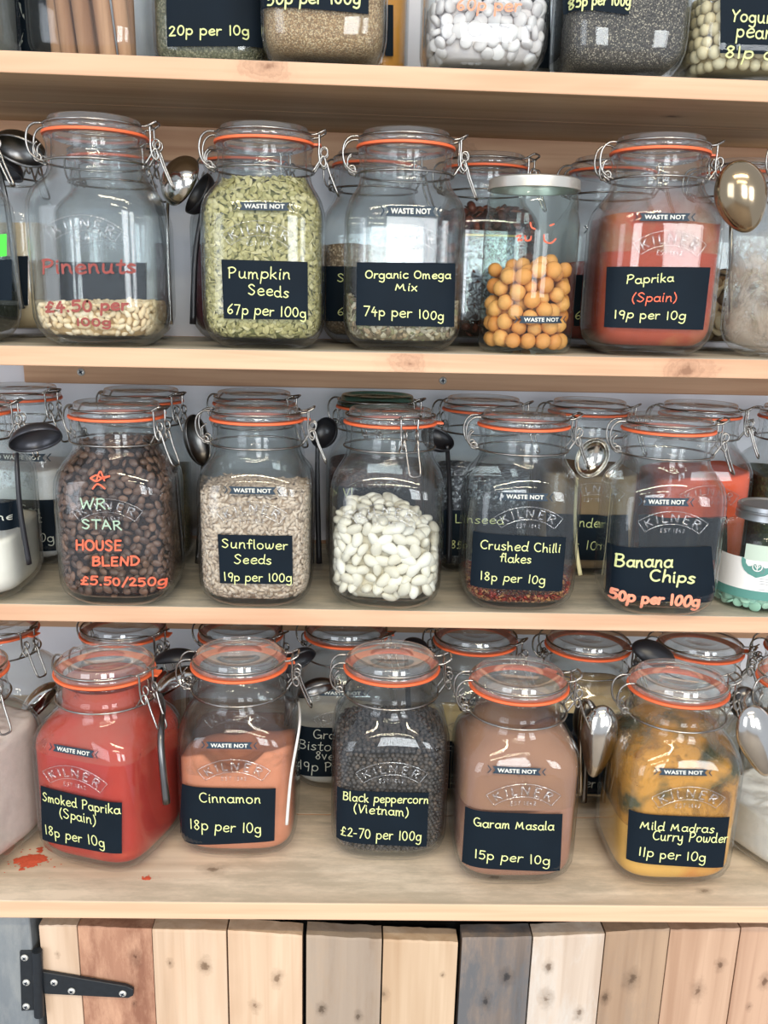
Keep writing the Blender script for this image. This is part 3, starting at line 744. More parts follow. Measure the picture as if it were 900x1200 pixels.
def scatter(j, name, label, cat, group, mat, shape, size, pts, rnd, tilt=0.35, limit=300, var=0.12, stuff_label=None, core=None, core_mat=None, sizes=None):
    """one object for each piece, nearest the viewer first up to the limit; the rest and the hidden inside as one heap"""
    v, f = seed_shape(shape); mb = MB(); mb.add([(x*size, y*size, z*size) for x, y, z in v], f)
    me = mb.mesh(name, mat, True, 0.9 if shape in ('tablet', 'disc') else None)
    va = np.array(v)*size
    Mi = j.M.inverted(); co = Mi @ CAM
    def score(p):
        d = co-p[0]; return -(p[1].dot(d.normalized())) + d.length*2.0
    pts = sorted(pts, key=score)
    first = pts[:limit]; rest = pts[limit:]
    for p, n in first:
        R3 = rot_from(n, rnd, tilt); s = 1+rnd.uniform(-var, var)
        o = bpy.data.objects.new(name, me); C.objects.link(o)
        p = p+Vector(tuple(tuck(j, (va*s) @ np.array(R3).T+np.array(p))))
        o.matrix_world = j.M @ (Matrix.Translation(p) @ R3.to_4x4() @ Matrix.Scale(s, 4))
        o['label'] = label; o['category'] = cat; o['group'] = group
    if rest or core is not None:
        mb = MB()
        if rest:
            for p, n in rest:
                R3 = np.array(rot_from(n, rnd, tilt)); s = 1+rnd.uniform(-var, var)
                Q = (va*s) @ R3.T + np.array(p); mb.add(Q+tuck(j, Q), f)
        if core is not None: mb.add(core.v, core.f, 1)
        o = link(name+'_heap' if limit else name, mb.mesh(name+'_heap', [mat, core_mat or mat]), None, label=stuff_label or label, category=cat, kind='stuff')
        o.location = j.loc; o.rotation_euler = (0, 0, j.rot)
# ------------------------------------------------------------------ cabinet under the counter
BLACKM = plain('black_iron', rgb(30, 36, 42), 0.5, 0.2, 0.15, 200)
mb = MB(); mb.box(-0.95, 0.95, DF[4]+0.075, DF[4]+0.085, 0.0, 0.875)
link('cabinet_shade_panel', mb.mesh('cabinet_shade_panel', plain('painted_cabinet_shade', rgb(14, 15, 17), 0.9), False), kind='structure')  # near-black sheet close behind the doors, painting the shade in their gaps
PY = DF[4]+0.022      # front face of the planks
def plank_mat(k, light, dark, **kw):
    light = tuple(c*0.80 for c in light[:3])+(1,); dark = tuple(c*0.74 for c in dark[:3])+(1,)
    return wood('plank_wood_%s' % k, light, dark, 2, 0.9, 3.3*len(k)+sum(map(ord, k))*0.37, 1.2, rough=0.75, **kw)
def kn(px, py, r): p = at(px, py, PY); return (p.x, p.y, p.z, r)
doors = [
 ('rough pallet wood door with a black strap hinge and a reddish plank', [
  ('pale', 51, 94, 1081, 1081, rgb(236, 210, 184), rgb(206, 172, 142), None, [kn(68, 1118, .003)], 'pale planed plank'),
  ('red', 95, 180, 1083, 1086, rgb(186, 138, 112), rgb(142, 92, 72), (rgb(214, 170, 140), 0.6), [kn(159, 1123, .007), kn(157, 1177, .003)], 'reddish brown plank'),
  ('tan', 181, 266, 1086, 1088, rgb(232, 204, 176), rgb(196, 160, 128), (rgb(206, 170, 138), 0.35), [kn(199, 1129, .004), kn(240, 1132, .007)], 'light tan plank'),
  ('cream', 268, 354, 1088, 1094, rgb(236, 206, 176), rgb(202, 164, 130), None, [kn(298, 1180, .006), kn(325, 1147, .007)], 'creamy plank with dark nail marks')]),
 ('narrow pallet wood door of a greyish tan and a pale plank', [
  ('greytan', 359, 446, 1092, 1097, rgb(190, 168, 146), rgb(146, 124, 104), (rgb(160, 146, 132), 0.6), [kn(376, 1182, .006), kn(420, 1190, .005)], 'greyish tan plank'),
  ('buff', 448, 534, 1097, 1101, rgb(232, 206, 176), rgb(202, 168, 134), None, [kn(519, 1142, .003), kn(450, 1164, .006)], 'pale buff plank')]),
 ('pallet wood door starting with a blue grey weathered plank', [
  ('slate', 539, 619, 1096, 1094, rgb(158, 140, 126), rgb(84, 82, 84), (rgb(100, 100, 102), 1.0), [kn(593, 1144, .008), kn(569, 1172, .007)], 'blue grey weathered plank'),
  ('white', 621, 703, 1095, 1091, rgb(226, 208, 190), rgb(186, 160, 138), (rgb(202, 196, 188), 0.7), [kn(643, 1133, .006), kn(640, 1170, .008), kn(678, 1187, .006)], 'whitewashed plank'),
  ('brown', 705, 778, 1090, 1086, rgb(196, 166, 138), rgb(150, 120, 96), (rgb(150, 130, 112), 0.7), [kn(741, 1149, .010), kn(710, 1170, .006)], 'brown plank with grey nail stains')]),
 ('pallet wood door of pinkish tan planks beside the brown planked one', [
  ('pinkish', 779, 859, 1087, 1085, rgb(216, 180, 152), rgb(176, 136, 108), None, [kn(818, 1160, .009), kn(844, 1131, .006)], 'pinkish tan plank'),
  ('rose', 861, 940, 1085, 1085, rgb(214, 176, 148), rgb(176, 134, 108), None, [kn(897, 1151, .007), kn(878, 1181, .004)], 'rosy tan plank')])]
for lab, pls in doors:
    p0 = at(pls[0][1], 1150, PY)
    r = empty('cabinet_door', (0, 0, 0), label=lab, category='door', group='pallet wood cupboard doors')
    for (k, xa, xb, ya, yb, li, da, st, knots, plab) in pls:
        A = at(xa, ya+3, PY); B = at(xb, yb+3, PY); rr = random.Random(xa)
        a2 = at(xa, 1200, PY); b2 = at(xb, 1200, PY)
        kk = (a2.x-A.x)/(a2.z-A.z); kb = (b2.x-B.x)/(b2.z-B.z)
        mb = MB(); yb_ = PY+0.020; y0 = PY+rr.uniform(-.0015, .0015); n = 10; zb = 0.55
        xl, xr = (A.x+a2.x)/2, (B.x+b2.x)/2
        top = [(xl+(xr-xl)*i/n, A.z+(B.z-A.z)*i/n+rr.uniform(-.0006, .0006)) for i in range(n+1)]
        for (x, z) in top:
            mb.v += [(x, y0+0.0006, z), (x, yb_, z), (x, y0, z-0.003), (x, y0, zb), (x, yb_, zb)]
        for i in range(n):
            o = i*5; q = o+5
            mb.f += [(o, q, q+1, o+1), (o+2, q+2, q, o), (o+3, q+3, q+2, o+2), (o+1, q+1, q+4, o+4)]; mb.mi += [0]*4
        for o, fl in ((0, 0), (n*5, 1)):
            f = (o, o+1, o+4, o+3, o+2); mb.f.append(f[::-1] if fl else f); mb.mi.append(0)
        link('plank', mb.mesh('plank', plank_mat(k, li, da, stain=st, knots=knots), False), r, label=plab)
GREYPOST = wood('grey_painted_wood', rgb(124, 130, 134), rgb(92, 98, 104), 2, 0.6, 4.4, 0.9, stain=(rgb(150, 152, 150), 0.6), rough=0.7)
A = at(-120, 1140, PY); B = at(42, 1140, PY)
mb = MB(); mb.box(A.x, B.x, PY-0.004, PY+0.05, 0.0, 0.8805)
me = mb.mesh('trim_1', GREYPOST, False); bevel_mesh(me, 0.001, 1); link('trim_1', me, kind='structure')
# strap hinge
hin = empty('strap_hinge', at(44, 1160, PY-0.006), label='black iron strap hinge on the grey post and the reddish plank door', category='hinge')
ho = hin.location
def hp(px, py, Y=PY-0.0065): p = at(px, py, Y); return Vector((p.x-ho.x, p.y-ho.y, p.z-ho.z))
def plate(name, pts, t_, parent, Y=PY-0.0065):
    P = [hp(*q, Y=Y) for q in pts]; n = len(P); mb = MB()
    mb.v = [(p.x, p.y, p.z) for p in P]+[(p.x, p.y+t_, p.z) for p in P]
    mb.f = [tuple(range(n))[::-1], tuple(range(n, 2*n))]+[(i, (i+1) % n, n+(i+1) % n, n+i) for i in range(n)]; mb.mi = [0]*len(mb.f)
    me = mb.mesh(name, BLACKM, False); bm = bmesh.new(); bm.from_mesh(me); bmesh.ops.recalc_face_normals(bm, faces=bm.faces); bm.to_mesh(me); bm.free()
    bevel_mesh(me, 0.0005, 1); return link(name, me, parent)
plate('fixing_plate', [(23, 1115), (38, 1115), (40, 1184), (25, 1185)], 0.0025, hin)
plate('strap', [(48, 1139), (148, 1156), (156, 1160), (156, 1167), (150, 1170), (52, 1165)], 0.0045, hin, PY-0.0062)
mb = MB(); mb.tube([hp(43.5, 1114, PY-0.007), hp(46, 1190, PY-0.007)], 0.0050, 16); link('hinge_pin', mb.mesh('hinge_pin', BLACKM, True, 0.8), hin)
for q in ((29, 1122), (31, 1151), (31, 1179), (63.5, 1151), (84, 1161), (144, 1164)):
    p = hp(*q, Y=PY-0.0064); screw(hin, p, 0.0037, q[0])

# ------------------------------------------------------------------ jars in front, shelf by shelf
def put(label, row, X, Y, rot=0.0, hw=0.0, **kw):
    j = clip_jar(label, 0, row, Y, math.radians(rot), X=X, **kw)
    if hw:
        for o in j.root.children:
            if o.name.split('.')[0] in ('hinge_wire', 'clasp_link', 'clasp_lever'): o.rotation_euler = (0, 0, math.radians(hw))
    return j
def putp(label, row, px, Y, rot=0.0, hw=0.0, **kw):
    j = clip_jar(label, px, row, Y, math.radians(rot), **kw)
    if hw:
        for o in j.root.children:
            if o.name.split('.')[0] in ('hinge_wire', 'clasp_link', 'clasp_lever'): o.rotation_euler = (0, 0, math.radians(hw))
    return j
rnd = random.Random(11)
# -- second shelf
j = put('nearly empty clip-top jar lettered Pinenuts in faded red on the glass', 2, -0.2545, 0.9800)
zf = zc((20, 260), 5)
label_part(j, None, [('Pinenuts', (148, 300), (700, 300), 72, CH_R, 0.0011), ('£4.50 per', (168, 528), (650, 515), 52, CH_R, 0.0012), ('100g', (350, 605), (550, 608), 36, CH_R, 0.0010)], cz=zf)
top = hump(0.040, 0.03, 0.02, 0.002, 60)
scatter(j, 'pine_nut', 'cream coloured pine nut lying in the jar lettered Pinenuts', 'pine nut', 'pine nuts in the jar', seedmat('pine_nut_skin', [rgb(236, 216, 178), rgb(222, 194, 150), rgb(244, 228, 196)], 0.5, 0.10), 'nut', 0.0050,
        shell_points(top, 0.0066, 0.0028, rnd, zlo=0.0135), rnd, 0.35, 300, stuff_label='heap of cream pine nuts filling the bottom of the jar lettered Pinenuts',
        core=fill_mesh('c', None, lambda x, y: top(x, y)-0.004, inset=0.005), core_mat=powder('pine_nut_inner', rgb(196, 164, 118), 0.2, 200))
j = put('clip-top jar full of green pumpkin seeds with label Pumpkin Seeds', 2, -0.0930, 1.0000)
z4 = zc((200, 120))
label_part(j, [(178, 552), (482, 561), (483, 764), (187, 760)], [('Pumpkin', (203, 616), (420, 622), 33), ('Seeds', (272, 674), (415, 686), 32), ('67p per 100g', (198, 742), (476, 756), 30)], cz=z4)
logo_part(j, (222, 364), (437, 367), 29, z4)
top = hump(0.162, 0.05, 0.05, 0.002, 90)
scatter(j, 'pumpkin_seed', 'flat olive green pumpkin seed in the jar labelled Pumpkin Seeds', 'pumpkin seed', 'pumpkin seeds in the jar', seedmat('pumpkin_seed_skin', [rgb(166, 158, 100), rgb(192, 182, 128), rgb(146, 140, 86), rgb(212, 202, 156)], 0.5, 0.12), 'pumpkin', 0.0047,
        shell_points(top, 0.0050, 0.0022, rnd, jit=0.4, dz=0.0034), rnd, 0.5, 300, stuff_label='mass of pumpkin seeds filling the jar labelled Pumpkin Seeds',
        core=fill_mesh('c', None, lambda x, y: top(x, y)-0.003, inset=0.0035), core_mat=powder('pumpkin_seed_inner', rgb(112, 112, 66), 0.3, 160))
j = put('clip-top jar a quarter full of mixed seeds with label Organic Omega Mix', 2, 0.0485, 1.0060)
z5 = zc((380, 120), 2.8125)
label_part(j, [(107, 527), (432, 530), (428, 740), (104, 735)], [('Organic Omega', (135, 580), (416, 581), 22), ('Mix', (232, 619), (306, 622), 22), ('74p per 100g', (128, 700), (393, 717), 26)], cz=z5)
logo_part(j, (185, 357), (385, 360), 33, z5)
def top(x, y): return 0.032+0.022*min(1, (abs(x)/0.058)**3)+0.002*math.sin(90*x)
scatter(j, 'mixed_seeds', '', 'seeds', '', seedmat('mixed_seed_skin', [rgb(150, 146, 110), rgb(196, 184, 160), rgb(120, 124, 84), rgb(176, 150, 120), rgb(98, 84, 66), rgb(206, 196, 174)], 0.55, 0.12), 'pumpkin', 0.0046,
        shell_points(top, 0.0050, 0.0018, rnd, jit=0.4, dz=0.0036), rnd, 0.45, 0, stuff_label='mixed seeds lying in the jar labelled Organic Omega Mix',
        core=fill_mesh('c', None, lambda x, y: top(x, y)-0.002, inset=0.003), core_mat=powder('mixed_seed_inner', rgb(128, 116, 92), 0.3, 200))
j = put('clip-top jar full of reddish brown powder with label Paprika (Spain)', 2, 0.3055, 1.0000)
z6 = zc((600, 120))
label_part(j, [(332, 578), (698, 580), (672, 800), (322, 790)], [('Paprika', (400, 638), (566, 630), 25), ('(Spain)', (418, 700), (578, 700), 26, CH_O), ('19p per 10g', (357, 758), (608, 764), 26)], cz=z6)
logo_part(j, (427, 403), (645, 404), 28, z6)
goods(j, 'paprika_powder', 'reddish brown paprika powder inside the jar labelled Paprika (Spain)', 'spice powder', powder('paprika', rgb(164, 70, 48), 0.12, 60, extra=(rgb(176, 108, 66), 14, 0.58)), hump(0.132, -0.06, 0.0, 0.004, 50))
dust(j, film('paprika_dust', rgb(196, 122, 92), rgb(186, 140, 108), 24, 0.47, 0.5, (0.12, 0.165)), 0.10, 0.166)
# -- third shelf
j = put('clip-top jar full of dark coffee beans lettered House Blend in orange', 3, -0.2490, 0.9850, rot=0, hw=-26)
z7 = zc((60, 530), 5.625)
label_part(j, None, [('WR.', (190, 370), (395, 372), 56, CH_G, 0.0008), ('STAR', (205, 500), (470, 508), 50, CH_G, 0.0008), ('HOUSE', (165, 640), (465, 645), 56, CH_O, 0.0010), ('BLEND', (272, 745), (588, 742), 48, CH_O, 0.0010),
                     ('£5.50/250g', (195, 868), (765, 862), 46, CH_O, 0.0010)], cz=z7)
mb = MB()
for s_ in ([(260, 170), (300, 150), (340, 170), (385, 155)], [(300, 185), (325, 125), (352, 185)], [(262, 170), (300, 190), (345, 165), (385, 158)], [(275, 240), (300, 210), (325, 215), (355, 238)]):
    P = [j.px(*z7(*q)) for q in s_]; ribbon(mb, [(q.x, q.y) for q in smooth_path([(p[0], p[1], 0) for p in P], 6)], 0.0008, j.place, 0.0009)
link('drawn_star', mb.mesh('drawn_star', CH_O), j.root)
top = hump(0.170, 0, 0, 0.003, 70)
scatter(j, 'coffee_bean', 'dark roasted coffee bean in the jar lettered House Blend', 'coffee bean', 'coffee beans in the jar', seedmat('coffee_skin', [rgb(82, 60, 50), rgb(110, 82, 66), rgb(64, 47, 41), rgb(132, 98, 78)], 0.38, 0.1, 90), 'coffee', 0.0054,
        shell_points(top, 0.0094, 0.0030, rnd, jit=0.25, dz=0.0070), rnd, 0.5, 300, stuff_label='mass of dark coffee beans filling the jar lettered House Blend',
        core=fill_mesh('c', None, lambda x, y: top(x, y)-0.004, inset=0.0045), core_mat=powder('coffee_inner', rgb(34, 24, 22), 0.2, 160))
j = put('clip-top jar of husked grey beige seeds with label Sunflower Seeds', 3, -0.1026, 0.9880, tab=1.75)
z2 = zc((200, 430))
label_part(j, [(165, 588), (428, 592), (430, 762), (174, 760)], [('Sunflower', (180, 633), (412, 641), 27), ('Seeds', (222, 689), (355, 692), 27), ('19p per 100g', (188, 750), (426, 753), 26)], cz=z2)
logo_part(j, (187, 432), (388, 436), 27, z2)
top = hump(0.124, 0, 0.0, 0.002, 60)
scatter(j, 'sunflower_seeds', '', 'seeds', '', seedmat('sunflower_skin', [rgb(206, 186, 164), rgb(186, 164, 142), rgb(222, 204, 184), rgb(170, 148, 126)], 0.55, 0.12), 'sun', 0.0056,
        shell_points(top, 0.0052, 0.0016, rnd, jit=0.45, dz=0.0034), rnd, 0.35, 0, stuff_label='pale husked sunflower seeds filling the jar labelled Sunflower Seeds',
        core=fill_mesh('c', None, lambda x, y: top(x, y)-0.002, inset=0.0024), core_mat=powder('sunflower_inner', rgb(160, 138, 116), 0.25, 200))
j = put('unlabelled clip-top jar half full of large white butter beans', 3, 0.0393, 0.9890, rot=-5, hw=-66)
def top(x, y): return 0.102-0.55*max(0, x)-0.25*max(0, -x-0.03)+0.004*math.sin(50*y)
scatter(j, 'butter_bean', 'large white butter bean in the unlabelled jar', 'bean', 'butter beans in the jar', seedmat('butter_bean_skin', [rgb(232, 226, 208), rgb(222, 214, 194), rgb(240, 236, 224)], 0.4, 0.06), 'bean', 0.0094,
        shell_points(top, 0.0132, 0.0052, rnd, zlo=0.0150, jit=0.2, dz=0.0108), rnd, 0.4, 300, var=0.16,
        core=fill_mesh('c', None, lambda x, y: top(x, y)-0.008, inset=0.010, z0=0.012), core_mat=powder('butter_bean_inner', rgb(206, 196, 172), 0.1, 100), stuff_label='hidden inner beans of the jar of butter beans')
j = put('clip-top jar with red flakes at the bottom, label Crushed Chilli flakes', 3, 0.1834, 0.9913)
z3 = zc((400, 430))
label_part(j, [(463, 575), (790, 598), (775, 788), (452, 765)], [('Crushed Chilli', (487, 635), (768, 652), 26), ('flakes', (555, 683), (666, 690), 25), ('18p per 10g', (487, 745), (715, 762), 26)], cz=z3)
logo_part(j, (545, 453), (745, 459), 28, z3)
def top(x, y): return 0.018+0.014*min(1, (abs(x)/0.055)**2)+0.0015*math.sin(110*x)
scatter(j, 'chilli_flakes', '', 'chilli flakes', '', seedmat('chilli_skin', [rgb(116, 30, 22), rgb(158, 48, 30), rgb(84, 24, 20), rgb(206, 150, 92), rgb(140, 36, 24)], 0.45, 0.1), 'flake', 0.0034,
        shell_points(top, 0.0036, 0.0016, rnd, jit=0.45, dz=0.0028), rnd, 0.8, 0, stuff_label='crushed red chilli flakes lying in the jar labelled Crushed Chilli flakes',
        core=fill_mesh('c', None, lambda x, y: top(x, y)-0.002, inset=0.003), core_mat=powder('chilli_inner', rgb(100, 26, 20), 0.4, 240))
j = put('nearly empty clip-top jar with label Banana Chips', 3, 0.3385, 0.9840, rot=-5)
z4b = zc((600, 430))
label_part(j, [(335, 615), (700, 630), (690, 852), (318, 815)], [('Banana', (358, 695), (562, 702), 36, CH_Y, 0.0010), ('Chips', (483, 750), (641, 759), 34, CH_Y, 0.0010), ('50p per 100g', (338, 805), (656, 840), 30, CH_P, 0.0016)], cz=z4b)
logo_part(j, (445, 472), (640, 476), 29, z4b)
pts = [(Vector((x, y, z)), Vector((0.2*math.sin(k), -0.2, 1))) for k, (x, y, z) in enumerate([(-0.036, -0.02, .010), (-0.010, -0.032, .0095), (0.020, -0.028, .0098), (0.0, 0.0, .0095), (0.03, 0.012, .0095), (-0.03, 0.02, .0097), (0.004, 0.032, .0095)])]
pts += [(Vector((-0.0508, -0.026, 0.024)), Vector((-1, -0.1, 0.25))), (Vector((-0.0508, 0.006, 0.026)), Vector((-1, 0.1, 0.25)))]
scatter(j, 'banana_chip', 'round tan banana chip at the bottom of the jar labelled Banana Chips', 'banana chip', 'banana chips in the jar', seedmat('banana_skin', [rgb(222, 188, 128), rgb(204, 166, 106)], 0.5, 0.15, 120), 'disc', 0.0135, pts, rnd, 0.08, 300)
# -- counter
j = put('clip-top jar full of bright red powder with label Smoked Paprika (Spain)', 4, -0.2450, 0.8697, rot=-19, hw=-12)
z5b = zc((0, 710))
label_part(j, [(143, 630), (430, 690), (430, 870), (150, 820)], [('Smoked Paprika', (152, 682), (425, 728), 26), ('(Spain)', (212, 738), (340, 768), 27), ('18p per 10g', (162, 800), (370, 846), 28)], cz=z5b)
logo_part(j, (173, 494), (347, 524), 27, z5b)
goods(j, 'smoked_paprika_powder', 'bright red powder inside the jar labelled Smoked Paprika (Spain)', 'spice powder', powder('smoked_paprika', rgb(176, 50, 38), 0.08, 50, 0.2, extra=(rgb(204, 84, 58), 20, 0.6)), hump(0.135, 0.12, 0.0, 0.004, 40))
dust(j, film('smoked_paprika_dust', rgb(198, 76, 60), rgb(190, 92, 76), 26, 0.34, 0.75), 0.125, 0.188)
j = put('clip-top jar of pinkish brown powder with label Cinnamon', 4, -0.1134, 0.8908)
z6b = zc((200, 710))
label_part(j, [(40, 623), (370, 640), (365, 825), (35, 808)], [('Cinnamon', (102, 688), (316, 692), 28), ('18p per 10g', (68, 780), (318, 797), 30)], cz=z6b)
logo_part(j, (107, 488), (305, 491), 26, z6b)
def top(x, y):
    d = max(0, 1-(x/0.030)**2)*max(0, min(1, (0.05-y)/0.04)) if abs(x) < 0.03 else 0
    return 0.108+0.10*x-0.26*y-0.020*d+0.0015*math.sin(140*x)+0.0012*math.sin(90*y)
goods(j, 'cinnamon_powder', 'pinkish brown ground cinnamon inside the jar labelled Cinnamon', 'spice powder', powder('cinnamon', rgb(206, 132, 100), 0.07, 60, 0.3), top, nth=144)
dust(j, film('cinnamon_dust', rgb(178, 140, 118), rgb(150, 100, 74), 20, 0.62, 0.35, (0.13, 0.18)), 0.10, 0.166)
j = put('clip-top jar of black peppercorns with label Black peppercorn (Vietnam)', 4, 0.0436, 0.8894, tab=2.8)
label_part(j, [(585, 632), (908, 655), (900, 845), (582, 812)], [('Black peppercorn', (605, 678), (905, 692), 25), ('(Vietnam)', (642, 722), (836, 738), 26), ('£2-70 per 100g', (597, 800), (880, 824), 28)], cz=z6b)
top = hump(0.128, 0.05, 0, 0.003, 60)
scatter(j, 'peppercorn', 'small dark peppercorn in the jar labelled Black peppercorn', 'peppercorn', 'black peppercorns in the jar', seedmat('peppercorn_skin', [rgb(52, 49, 49), rgb(76, 70, 68), rgb(36, 34, 36), rgb(102, 88, 78)], 0.45, 0.12, 700), 'pea', 0.0023,
        shell_points(top, 0.0046, 0.0026, rnd, jit=0.25), rnd, 0.4, 300, stuff_label='mass of black peppercorns filling the jar labelled Black peppercorn',
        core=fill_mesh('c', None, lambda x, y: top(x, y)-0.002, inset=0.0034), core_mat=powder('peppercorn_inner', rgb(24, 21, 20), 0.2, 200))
j = put('clip-top jar of brown powder with label Garam Masala', 4, 0.1691, 0.8499)
z7b = zc((400, 710))
label_part(j, [(435, 703), (778, 730), (768, 930), (423, 898)], [('Garam Masala', (465, 770), (746, 786), 25), ('15p per 10g', (467, 882), (732, 908), 28)], cz=z7b)
logo_part(j, (513, 573), (720, 584), 28, z7b)
goods(j, 'garam_masala_powder', 'brown spice powder inside the jar labelled Garam Masala', 'spice powder', powder('garam_masala', rgb(164, 116, 94), 0.08, 60, 0.25), hump(0.098, 0.55, 0.3, 0.004, 60))
dust(j, film('garam_dust', rgb(166, 122, 96), rgb(160, 118, 96), 22, 0.33, 0.80, (0.16, 0.188)), 0.09, 0.168)
j = put('clip-top jar of yellow orange powder with label Mild Madras Curry Powder', 4, 0.3296, 0.8487)
z8b = zc((600, 710))
label_part(j, [(410, 713), (765, 740), (742, 918), (400, 888)], [('Mild Madras', (447, 778), (708, 796), 25), ('Curry Powder', (492, 820), (756, 828), 27), ('11p per 10g', (443, 875), (678, 897), 28)], cz=z8b)
logo_part(j, (497, 580), (705, 586), 26, z8b)
goods(j, 'curry_powder', 'yellow orange curry powder inside the jar labelled Mild Madras', 'spice powder', powder('curry', rgb(222, 168, 84), 0.06, 50, 0.25, extra=(rgb(206, 134, 62), 12, 0.56)), hump(0.086, -0.15, -0.05, 0.005, 70))
dust(j, film('curry_dust', rgb(206, 146, 66), rgb(80, 80, 56), 34, 0.41, 0.88, (0.135, 0.18)), 0.07, 0.182)
j = put('clip-top jar of white salt flakes standing right of the curry jar', 4, 0.4720, 0.8700, rot=24)
goods(j, 'salt_flakes', 'white salt flakes in the jar right of the curry jar', 'salt', powder('salt', rgb(236, 230, 222), 0.08, 90, 0.9), hump(0.066, 0.05, 0.05, 0.0018, 170), rough=0.0015)
j = put('clip-top jar of pinkish white flakes at the left end of the counter', 4, -0.3885, 0.860, rot=-20, hw=-15)
goods(j, 'pale_flakes', 'pinkish white flakes in the jar at the left end of the counter', 'flakes', powder('pale_flake', rgb(226, 206, 196), 0.10, 70, 0.9, extra=(rgb(200, 180, 172), 16, 0.55)), hump(0.135, 0.0, 0.1, 0.004, 60), rough=0.002)
label_part(j, [(-75, 955), (-2, 984), (-2, 1012), (-75, 990)], [])
# -- ends of the second and third shelves
j = put('clip-top jar with a green sticker at the left end of the second shelf', 2, -0.4135, 0.987)
goods(j, 'dried_herb', 'dark grey green herb in the jar with the green sticker', 'herb', grains('dark_herb', [rgb(72, 78, 70), rgb(92, 98, 86), rgb(54, 60, 54)], 300), hump(0.056, -0.1, 0, 0.003, 60))
label_part(j, [(-85, 305), (14, 304), (14, 352), (-85, 352)], [])
label_part(j, [(-14, 276), (8, 274), (8, 300), (-14, 302)], [], plain('green_sticker', rgb(70, 214, 60), 0.6), 'green_sticker')
j = put('almost empty clip-top jar with crumbs on the glass beside the paprika', 2, 0.4635, 0.990, rot=28)
pts = []
rr = random.Random(5)
for k in range(26):
    z = rr.uniform(0.016, 0.125); a, n = inner(z, 0.0008); th = rr.uniform(pi*1.0, pi*1.75); x, y = xsec(a, n, th); pts.append((Vector((x, y, z)), Vector((x, y, 0))))
scatter(j, 'crumb', 'small brown crumb stuck on the wall of the almost empty jar', 'crumb', 'crumbs on the glass', seedmat('crumb_skin', [rgb(150, 110, 84), rgb(110, 80, 62)], 0.6, 0.1), 'flake', 0.0030, pts, rr, 0.15, 300, var=0.5)
dust(j, film('oat_dust', rgb(222, 206, 190), rgb(214, 190, 170), 30, 0.50, 0.65, (0.10, 0.13)), 0.004, 0.13)
j = put('clip-top jar of white flour under the dark ladle at the left end', 3, -0.4105, 0.987, rot=0)
goods(j, 'white_flour', 'white flour heaped in the jar under the dark ladle', 'flour', powder('flour', rgb(240, 234, 222), 0.03, 40, 0.3), hump(0.078, -0.05, 0.1, 0.005, 45))
label_part(j, [(-80, 582), (24, 587), (24, 618), (-80, 616)], [('ine', (-8, 608), (20, 607), 7, CH_W, 0.0005)])

# ------------------------------------------------------------------ the second line of jars
def back(label, row, px, Y, cont=None, lab=None, lines=(), logo=None, lz=None, cz=None, **kw):
    kw.setdefault('hw', -30); j = putp(label, row, px, Y, **kw)
    if lab: label_part(j, lab, lines, cz=cz)
    if logo: logo_part(j, *logo, cz=cz or (lambda x, y: (x, y)))
    if cont: goods(j, *cont)
    return j
Y2 = 1.145
back('clip-top jar of cream powder behind the pine nuts, hung with steel scoops', 2, -4, Y2, ('cream_powder', 'cream powder in the jar behind the left scoop', 'powder', powder('cream_powder', rgb(214, 188, 150), 0.05, 50), hump(0.125)), [(-45, 301), (33, 300), (33, 358), (-45, 358)])
back('clip-top jar of dark green powder standing right behind the pine nuts jar', 2, 131, Y2, ('dark_green_powder', 'dark green powder in the jar behind the pine nuts', 'powder', powder('dark_green_powder', rgb(74, 82, 66), 0.1, 50), hump(0.028)), [(70, 307), (172, 308), (172, 356), (70, 355)])
back('clip-top jar of deep purple powder behind the pumpkin seeds', 2, 288, Y2, ('deep_purple_powder', 'deep purple powder in the jar behind the pumpkin seeds', 'powder', powder('deep_purple_powder', rgb(74, 28, 38), 0.12, 50), hump(0.105)))
back('clip-top jar of fine beige seeds between the pumpkin and omega jars', 2, 440, Y2, ('fine_beige_seeds', 'fine beige seeds between the pumpkin and omega jars', 'seeds', grains('beige_seed', [rgb(186, 160, 132), rgb(160, 134, 108), rgb(206, 184, 156), rgb(140, 116, 94)], 420), hump(0.108)),
     [(382, 312), (486, 314), (486, 378), (382, 376)], [('Si', (395, 330), (407, 331), 8, CH_Y, 0.0005), ('6p', (395, 369), (412, 370), 8, CH_Y, 0.0005)])
j = back('clip-top jar of dark dried fruit and a clear bag behind the omega mix', 2, 570, Y2)
top = hump(0.150, 0, 0, 0.004, 60)
scatter(j, 'dried_fruit', '', 'dried fruit', '', seedmat('dried_fruit_skin', [rgb(80, 34, 24), rgb(120, 56, 34), rgb(58, 26, 22), rgb(150, 74, 40)], 0.4, 0.1), 'flake', 0.0085, shell_points(top, 0.011, 0.004, rnd, jit=0.4, dz=0.008), rnd, 0.8, 0,
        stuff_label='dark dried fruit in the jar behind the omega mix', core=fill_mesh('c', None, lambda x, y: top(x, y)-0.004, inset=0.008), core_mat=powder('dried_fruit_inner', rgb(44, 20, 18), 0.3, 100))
t = NT('clear_bag_film'); f = t.n('LayerWeight', {'Blend': 0.5}).outputs['Facing']
nz = t.n('TexNoise', {'Vector': t.n('TexCoord').outputs['Object'], 'Scale': 130.0, 'Detail': 4.0, 'Distortion': 1.5}).outputs[0]
cc = t.ramp(nz, [(0.38, rgb(58, 52, 58)), (0.5, rgb(126, 132, 146)), (0.62, rgb(186, 196, 210))])
BAG = t.done(t.bsdf(cc, 0.25))
mb = MB(); n1, n2 = 16, 22
